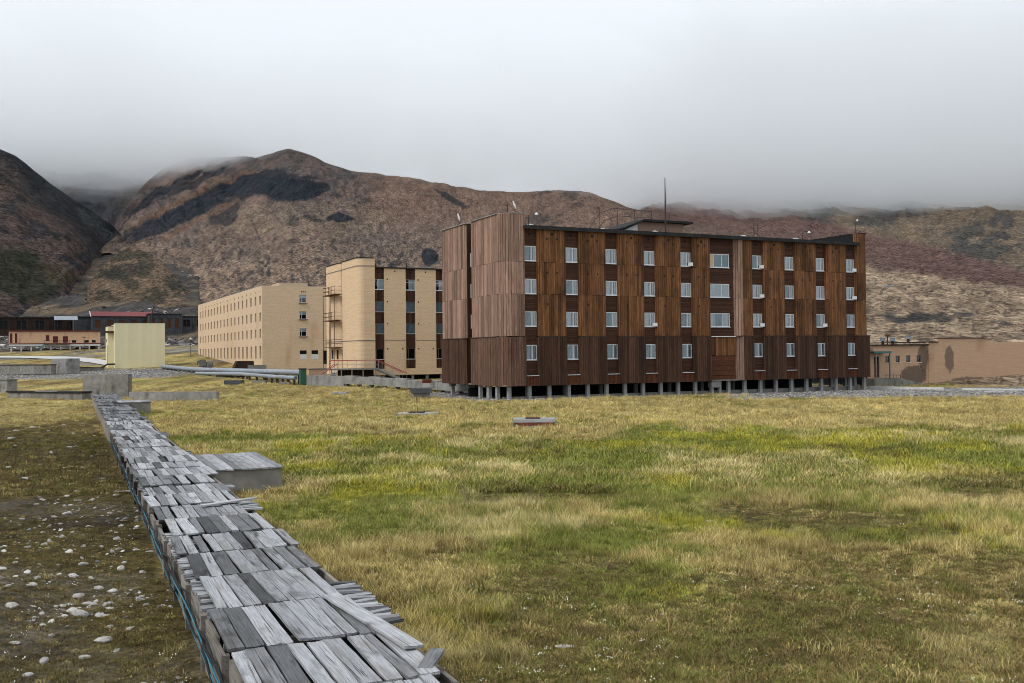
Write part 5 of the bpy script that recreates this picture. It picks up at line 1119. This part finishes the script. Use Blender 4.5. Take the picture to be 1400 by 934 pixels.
BR = MB().box(-.12, .12, -.07, .07, 0, .085, .7).mesh('brick', M['brick_red'])
for r_ in range(3):
    for k in range(10):
        if rp.random() < .85: o = link('brick', BR, t, (-.95 + k * .23 + .1 * (r_ % 2) + rp.uniform(-.02, .02), -.55 + rp.uniform(-.06, .05), .02 + r_ * .09)); o.rotation_euler = (0, rp.uniform(-.06, .06), rp.uniform(-.2, .2))
MB().box(-1.2, 1.15, -.45, 1.2, -.2, .28).build('shaft', M['concrete_dark'], t); m = MB(); m.hexa([(-1.2, -.68, .29), (1.15, -.62, .29), (1.15, 1.2, .29), (-1.2, 1.2, .29), (-1.18, -.68, .46), (1.13, -.6, .45), (1.13, 1.2, .45), (-1.18, 1.2, .46)]); m.build('slab', M['pillar'], t); MB().box(-.5, .3, -.2, .7, .46, .52).build('cover', M['rust'], t)
m = MB(); m.hexa([(-.5, -.95, -.1), (.7, -.85, -.1), (.7, -.7, -.1), (-.5, -.7, -.1), (-.45, -.92, .08), (.65, -.84, .1), (.65, -.7, .1), (-.45, -.7, .1)]); m.build('fallen_slab', M['concrete'], t)
for (px, py, d_, L, w, h, label, mt) in ((320, 525, 128, 2.3, .6, .55, 'dark plank box lying on the grass below the silver pipes', 'grey_shed'), (465, 538.5, 105, 1.6, .8, .22, 'thin pale slab lying on the lawn before the duct wall', 'pillar'), (355, 520, 131, 1.7, .6, .3, 'flat grey slab on the grass beside the pipe fence', 'concrete'), (390, 522, 127, 1.4, .6, .3, 'flat grey slab on the grass below the green valve box', 'concrete')):
    p_ = Pd(px, py, d_); zz = gz1(p_[0], p_[1]); t = thing('slab', label, 'slab', (p_[0], p_[1], zz - .02), R(rp.uniform(-8, 8))); m = MB(); m.hexa([(-L / 2, -w, -.2), (L / 2, -w * .9, -.2), (L / 2, w, -.2), (-L / 2, w * .9, -.2), (-L / 2 + .03, -w + .04, h), (L / 2 - .04, -w * .9 + .03, h * .92), (L / 2, w, h), (-L / 2, w * .9, h)]); m.build('body', M[mt], t)
# hatch and rubble by the long building
p_ = Pd(322, 505, 166); t = thing('cellar_hatch', 'dark sloping cellar hatch beside the long sandy building', 'hatch', (p_[0], p_[1], gz1(p_[0], p_[1])), GRID)
m = MB(); m.hexa([(-.5, 0, 0), (3.2, 0, 0), (3.2, 2, 0), (-.5, 2, 0), (.3, 0, 1.9), (3.0, 0, 1.9), (3.0, 2, 1.9), (.3, 2, 1.9)]); m.build('frame', M['dark_shed'], t); MB().box(2.0, 5.0, -.6, .6, 0, 1.2).build('trough', M['concrete'], t)
p_ = Pd(281, 504, 178); t = thing('rubble', 'heap of broken concrete by the far side of the long sandy building', 'rubble', (p_[0], p_[1], gz1(p_[0], p_[1])), GRID)
for k in range(8):
    m = MB(); c = [rp.uniform(-1, 1), rp.uniform(-1, 1), .4 + rp.uniform(0, 1)]; m.hexa([(c[0] + a * rp.uniform(.3, .7), c[1] + b * rp.uniform(.3, .7), c[2] + e * rp.uniform(.3, .6)) for a, b, e in ((-1, -1, -1), (1, -1, -1), (1, 1, -1), (-1, 1, -1), (-1, -1, 1), (1, -1, 1), (1, 1, 1), (-1, 1, 1))]); m.build('lump', M['concrete_dark'], t)
# kerbs on the right
for k, (pa, pb, z, label) in enumerate((((1188, 531), (1290, 532.5), -.2, 'white kerb line along the gravel bank below the tan store'), ((1315, 534), (1440, 535.5), -.2, 'longer pale kerb at the gravel bank before the tan store'), ((1345, 538.5), (1440, 539.5), -.25, 'lowest pale kerb at the edge of the gravel bank'))):
    a, b = Pz(*pa, z), Pz(*pb, z); d = (b - a)[:2]; L = float(np.hypot(*d)); t = thing('kerb', label, 'kerb', (a[0], a[1], z), math.atan2(d[1], d[0])); n = max(3, int(L / 2.5))
    for j in range(n): MB().box(L * j / n + .02, L * (j + 1) / n - .02, 0, .35, -.3, .22, .7).build('stone', M['white_paint'], t)

# ------------------------------------------------------------------ rocks, gravel
def rock_mesh(seed, n=2, flat=.6):
    import bmesh
    b = bmesh.new(); bmesh.ops.create_icosphere(b, subdivisions=n, radius=1); rr = random.Random(seed); q = [(Vector((rr.gauss(0, 1), rr.gauss(0, 1), rr.gauss(0, 1))).normalized(), rr.uniform(.55, .9)) for _ in range(9)]
    sx, sy = rr.uniform(.8, 1.3), rr.uniform(.65, 1.0)
    for v in b.verts:
        c = v.co.copy()
        for nrm, h in q:
            d = c.dot(nrm)
            if d > h: c -= nrm * (d - h) * .85
        c *= 1 + rr.uniform(-.03, .03); v.co = Vector((c.x * sx, c.y * sy, c.z * flat))
    me = bpy.data.meshes.new('rock'); b.to_mesh(me); b.free(); me.materials.append(M['stone']); return me
ROCKS = [rock_mesh(k, 2, .45 + .05 * (k % 4)) for k in range(9)]
rk = random.Random(77)
spots = [(140, 875, .17), (115, 774, .14), (283 / 2.5, 532, 0)][:2]
given = [(142, 877, .20), (116, 900, .13), (114, 773, .15), (166, 779, .17), (160, 890, .10), (178, 860, .13), (107, 816, .20), (86, 830, .12), (118, 826, .13), (150, 826, .14), (135, 805, .12), (108, 841, .18), (88, 675, .15), (58, 684, .11), (50, 690, .12), (93, 703, .15), (130, 695, .10), (150, 702, .14), (192, 700, .2), (30, 710, .13), (85, 735, .11), (75, 690, .12), (105, 672, .16), (120, 720, .12), (165, 720, .11), (170, 770, .1), (125, 791, .1), (185, 752, .08), (60, 905, .12), (38, 925, .13), (150, 858, .09), (205, 755, .12), (236, 778, .16), (258, 838, .14), (270, 850, .17), (262, 826, .12), (225, 760, .13), (55, 636, .14), (30, 615, .13), (70, 620, .14), (95, 612, .13), (112, 640, .13), (22, 590, .18), (44, 585, .16), (66, 590, .16), (88, 582, .18), (15, 600, .2), (100, 594, .15), (125, 625, .13), (140, 655, .12), (160, 672, .14), (35, 655, .12), (12, 640, .14), (60, 745, .12), (20, 770, .14), (45, 800, .12), (15, 830, .16), (70, 870, .11), (20, 880, .12)]
for k, (px, py, s_) in enumerate(given):
    z = .05; p_ = Pz(px, py, z); 
    for _ in range(3): z = gz1(p_[0], p_[1]); p_ = Pz(px, py, z)
    s_ *= rk.uniform(.55, .85) * (1.35 if py < 660 else 1.0)
    o = link('rock', ROCKS[k % 9], None, (p_[0], p_[1], z + s_ * .12)); o.scale = (s_, s_, s_ * rk.uniform(.7, 1)); o.rotation_euler = (rk.uniform(-.2, .2), rk.uniform(-.2, .2), rk.uniform(0, 6.28))
    tag(o, 'pale grey stone lying loose on the mossy ground beside the boardwalk flank', 'stone', 'stones strewn left of the boardwalk')
for k, (px, py, s_, label) in enumerate(((970, 713, .10, 'single pale grey stone in the middle of the green lawn'), (1128, 600, .35, 'flat white scrap of board on the yellow-green lawn band'), (1302, 601, .25, 'small white stone on the tan grass near the lawn band'), (772, 883, .14, 'grey wood chip lying on the mossy lawn by the boardwalk end'), (172, 676, .3, 'crumpled silvery foil scrap lying by the boardwalk flank'))):
    p_ = Pz(px, py, 0); z = gz1(p_[0], p_[1]); o = link('rock' if k in (0, 2) else 'scrap', ROCKS[k + 2], None, (p_[0], p_[1], z + .03)); o.scale = (s_, s_ * .6, s_ * (.8 if k in (0, 2) else .25)); tag(o, label, 'stone' if k in (0, 2) else 'scrap')

# ------------------------------------------------------------------ scattered growth: instanced on points
def scatter(name, label, cat, pts, rot, scl, idx, col, protos):
    me = bpy.data.meshes.new(name); me.vertices.add(len(pts)); me.vertices.foreach_set('co', pts.astype('f').ravel())
    for nm, ty, ar, key in (('rot', 'FLOAT_VECTOR', rot, 'vector'), ('scl', 'FLOAT_VECTOR', scl, 'vector'), ('idx', 'INT', idx, 'value')):
        a = me.attributes.new(nm, ty, 'POINT'); a.data.foreach_set(key, ar.astype('i' if ty == 'INT' else 'f').ravel())
    a = me.attributes.new('gcol', 'FLOAT_COLOR', 'POINT'); a.data.foreach_set('color', np.concatenate([col, np.ones((len(col), 1))], 1).astype('f').ravel())
    o = link(name, me); c = bpy.data.collections.new(name + '_kinds')
    for k, p in enumerate(protos): c.objects.link(bpy.data.objects.new('%s_kind_%02d' % (name, k), p))
    g = bpy.data.node_groups.new(name, 'GeometryNodeTree'); g.interface.new_socket('Geometry', in_out='INPUT', socket_type='NodeSocketGeometry'); g.interface.new_socket('Geometry', in_out='OUTPUT', socket_type='NodeSocketGeometry')
    N = lambda t: g.nodes.new(t); gi, go, ip, ci = N('NodeGroupInput'), N('NodeGroupOutput'), N('GeometryNodeInstanceOnPoints'), N('GeometryNodeCollectionInfo')
    ci.inputs['Collection'].default_value = c; ci.inputs['Separate Children'].default_value = True; ci.inputs['Reset Children'].default_value = True
    def na(nm, ty): q = N('GeometryNodeInputNamedAttribute'); q.data_type = ty; q.inputs['Name'].default_value = nm; return q.outputs['Attribute']
    L = g.links.new; L(gi.outputs[0], ip.inputs['Points']); L(ci.outputs[0], ip.inputs['Instance']); ip.inputs['Pick Instance'].default_value = True
    L(na('idx', 'INT'), ip.inputs['Instance Index']); L(na('scl', 'FLOAT_VECTOR'), ip.inputs['Scale'])
    er = N('FunctionNodeEulerToRotation'); L(na('rot', 'FLOAT_VECTOR'), er.inputs[0]); L(er.outputs[0], ip.inputs['Rotation']); L(ip.outputs[0], go.inputs[0])
    md = o.modifiers.new('scatter', 'NODES'); md.node_group = g
    return tag(o, label, cat, kind='stuff')

def inst_mat(name, rough=.8, spec=.1, trans=0.0):
    m = NT(name); a = m.attr('gcol', 'INSTANCER').outputs['Color']; t = m.attr('tint').outputs['Fac']
    c = m.mix(1.0, a, m.ramp(t, [(0, .6), (1, 1.35)]), 'MULTIPLY'); return m.done(c, rough, spec)
M['grass'] = inst_mat('grass_blades'); M['pebble'] = inst_mat('pebbles', .9)

def tuft(seed, n, h, spread, lean, width):
    rr = random.Random(seed); m = MB()
    for k in range(n):
        a = rr.uniform(0, 6.283); r0 = spread * math.sqrt(rr.random()); x, y_ = r0 * math.cos(a), r0 * math.sin(a); hh = h * rr.uniform(.45, 1.15); ld = rr.uniform(0, 6.283); ln = lean * rr.uniform(.2, 1.3) * hh
        dx, dy = math.cos(ld) * ln, math.sin(ld) * ln; wx, wy = -math.sin(ld + rr.uniform(-.7, .7)) * width, math.cos(ld) * width; t = rr.uniform(.1, 1); n0 = len(m.v)
        for f, w in ((0, 1), (.45, .8), (.8, .5)):
            m.v += [(x + dx * f * f - wx * w, y_ + dy * f * f - wy * w, hh * (f - .18 * f * f * lean)), (x + dx * f * f + wx * w, y_ + dy * f * f + wy * w, hh * (f - .18 * f * f * lean))]
        m.v.append((x + dx, y_ + dy, hh * (1 - .25 * lean)))
        m.f += [(n0, n0 + 1, n0 + 3, n0 + 2), (n0 + 2, n0 + 3, n0 + 5, n0 + 4), (n0 + 4, n0 + 5, n0 + 6)]; m.t += [t * .75, t, t]
    return m.mesh('tuft', M['grass'])
TUFTS = [tuft(k, 34, .30, .17, .75, .0035) for k in range(4)] + [tuft(10 + k, 40, .13, .16, .9, .0045) for k in range(3)] + [tuft(20 + k, 46, .055, .15, 1.0, .006) for k in range(3)] + [tuft(30 + k, 26, .30, .26, .8, .010) for k in range(3)] + [tuft(40 + k, 26, .14, .24, .9, .012) for k in range(2)]

def field(n, d0, d1, px0=-60, px1=1460):
    u = rng.random(n); inv = 1 / d0 + (1 / d1 - 1 / d0) * u; yv = 1 / inv; px = rng.uniform(px0, px1, n); return (px - CX) / F * yv, yv
def off_walk(x, y, pad=.12):
    lx, ly = bw_local(x, y); ok = ~((lx > -pad - .05) & (lx < BW_W + pad) & (ly < BW_L + 4))
    p_ = Pz(388, 638, .76); qx, qy = bw_local(np.array([p_[0]]), np.array([p_[1]])); ok &= ~((lx > qx - 2.45) & (lx < qx + .1) & (ly > qy - .1) & (ly < qy + 5.4))
    return ok
def plant(n, d0, d1, far):
    x, y = field(n, d0, d1); w = weights(x, y); ok = off_walk(x, y)
    sx, sy = brown_local(x, y); ok &= ~((sx > -3) & (sx < 43) & (sy > -.6) & (sy < 15))
    ok &= rng.random(n) > w['gravel'] * 1.05; ok &= rng.random(n) > w['soil'] * .7; ok &= ~((w['left'] > .5) & (rng.random(n) < .35))
    x, y = x[ok], y[ok]; w = {k: v[ok] for k, v in w.items()}; N = len(x); z = gz(x, y)
    tall = ss(.47, .62, fbm(x * .28 + 5, y * .28, 311, 4)) * (1 - w['moss']); kind = np.zeros(N, int); rnd = rng.random(N)
    short = rnd > .15 + .75 * tall
    kind = np.where(short, 4 + rng.integers(0, 3, N), rng.integers(0, 4, N)); kind = np.where((w['moss'] > .5) & (rng.random(N) < .85), 7 + rng.integers(0, 3, N), kind)
    if far: kind = np.where(short, 13 + rng.integers(0, 2, N), 10 + rng.integers(0, 3, N))
    c = np.repeat(C_STRAW[None] * 1.12, N, 0); c = mixc(c, C_TAN, rng.random(N) * .8); gw = np.clip(w['green'] * 1.15 - .55 * tall, 0, 1)
    pick = (rng.random(N) < gw).astype(float) * (.75 + .25 * rng.random(N)); c = mixc(c, C_GREEN * 1.05, pick); c = mixc(c, C_YEL, (rng.random(N) < w['yel'] * .8) * .8)
    c = mixc(c, C_OLIVE * np.array([1.1, 1.05, 1.0]), (rng.random(N) < w['moss'] * .85) * .85); c = mixc(c, C_GREEN * .8, (rng.random(N) < .3 * w['moss'] * (1 - w['left'] * .7)) * .8)
    cl = fbm(x * .8, y * .8, 611, 4); c = mixc(c, np.array([.62, .52, .25]), ss(.56, .68, cl) * tall * .8); c = c * (rng.uniform(.65, 1.25, N) * (1 - .3 * w['left'] * ss(70, 50, y)) * (.7 + .6 * fbm(x * .4, y * .4, 621, 4)))[:, None]
    s_ = rng.uniform(.7, 1.25, N) * np.where(w['left'] > .5, .8, 1) * np.interp(y, [10, 30, 60, 130], [.9, 1.0, 1.1, 1.2]); sc = np.stack([s_, s_, s_ * (1 - .25 * w['moss'])], 1)
    rot = np.stack([rng.normal(0, .12, N), rng.normal(0, .12, N), rng.uniform(0, 6.283, N)], 1)
    return np.stack([x, y, z - .01], 1), rot, sc, kind, c
parts = [plant(*a) for a in ((62000, 8.5, 34, False), (46000, 30, 130, True))]
cat_ = [np.concatenate([p[k] for p in parts]) for k in range(5)]
scatter('grass', 'dry straw and green grass covering the lawn', 'grass', *cat_, TUFTS)
# pebbles and gravel
PEB = [rock_mesh(200 + k, 1, .6) for k in range(5)]
for p in PEB: p.materials.clear(); p.materials.append(M['pebble']); a = p.attributes.new('tint', 'FLOAT', 'FACE'); a.data.foreach_set('value', np.full(len(p.polygons), .75, 'f'))
def pebbles(n, d0, d1, cond, smin, smax, px0=-60, px1=1460):
    x, y = field(n, d0, d1, px0, px1); w = weights(x, y); ok = off_walk(x, y, .0) & (rng.random(n) < cond(x, y, w)); sx, sy = brown_local(x, y); ok &= ~((sx > -2) & (sx < 42) & (sy > .2) & (sy < 14))
    x, y = x[ok], y[ok]; N = len(x); s_ = smin * (smax / smin) ** (rng.random(N) ** 2.2); g_ = rng.uniform(.12, .5, N) * np.where(y > 80, .75, 1); c = np.stack([g_, g_ * .96, g_ * .91], 1)
    return np.stack([x, y, gz(x, y)], 1), np.stack([rng.normal(0, .3, N), rng.normal(0, .3, N), rng.uniform(0, 6.28, N)], 1), np.stack([s_, s_, s_ * .8], 1), rng.integers(0, 5, N), c
pp = [pebbles(24000, 9, 75, lambda x, y, w: w['left'] * ss(.42, .62, fbm(x * .35, y * .35, 711, 3)) * (.35 + .6 * w['gravel'] + .4 * w['soil']), .014, .11, -60, 620), pebbles(40000, 84, 125, lambda x, y, w: w['gravel'], .05, .17), pebbles(16000, 140, 215, lambda x, y, w: w['gravel'], .07, .22, -60, 320), pebbles(2500, 9, 40, lambda x, y, w: (1 - w['left']) * w['moss'] * .5, .008, .03)]
scatter('gravel', 'loose gravel and small stones on bare ground', 'gravel', *[np.concatenate([p[k] for p in pp]) for k in range(5)], PEB)
# dark rubble on the rise before the old sheds
x = None
xr, yr = field(9000, 285, 700, -60, 420); cl = fbm(xr * .03, yr * .03, 801, 4); ok = rng.random(len(xr)) < ss(.38, .62, cl); xr, yr = xr[ok], yr[ok]; N = len(xr)
gr_ = rng.uniform(.02, .16, N); pale = rng.random(N) < .06; gr_ = np.where(pale, .45, gr_); sr_ = .25 * (1.6 / .25) ** (rng.random(N) ** 2.5)
scatter('rubble_field', 'dark rubble and scrap strewn over the rise before the old sheds', 'rubble', np.stack([xr, yr, gz(xr, yr)], 1), np.stack([rng.normal(0, .3, N), rng.normal(0, .3, N), rng.uniform(0, 6.28, N)], 1), np.stack([sr_ * 1.3, sr_, sr_ * .7], 1), rng.integers(0, 5, N), np.stack([gr_ * 1.05, gr_ * .97, gr_ * .92], 1), PEB)
# tiny white flowers in the moss
fl = []
for k in range(3):
    m = MB(); rr = random.Random(k)
    for j in range(4):
        x, y_, h = rr.uniform(-.06, .06), rr.uniform(-.06, .06), rr.uniform(.05, .11); m.lathe((x, y_, h), [(.004, -.006), (.008, 0), (.004, .005)], 6, 1.0)
    fl.append(m.mesh('flower', M['pebble']))
x, y = field(1500, 9.5, 24); w = weights(x, y); cl = fbm(x * .5, y * .5, 501, 3); ok = off_walk(x, y) & (rng.random(len(x)) < w['moss'] * (1 - .7 * w['left']) * ss(.5, .65, cl)); x, y = x[ok], y[ok]; N = len(x)
scatter('white_flowers', 'tiny white flowers dotted through the moss', 'flowers', np.stack([x, y, gz(x, y)], 1), np.stack([np.zeros(N), np.zeros(N), rng.uniform(0, 6, N)], 1), np.repeat(rng.uniform(.7, 1.2, N)[:, None], 3, 1), rng.integers(0, 3, N), np.repeat(np.array([[.75, .75, .68]]), N, 0), fl)
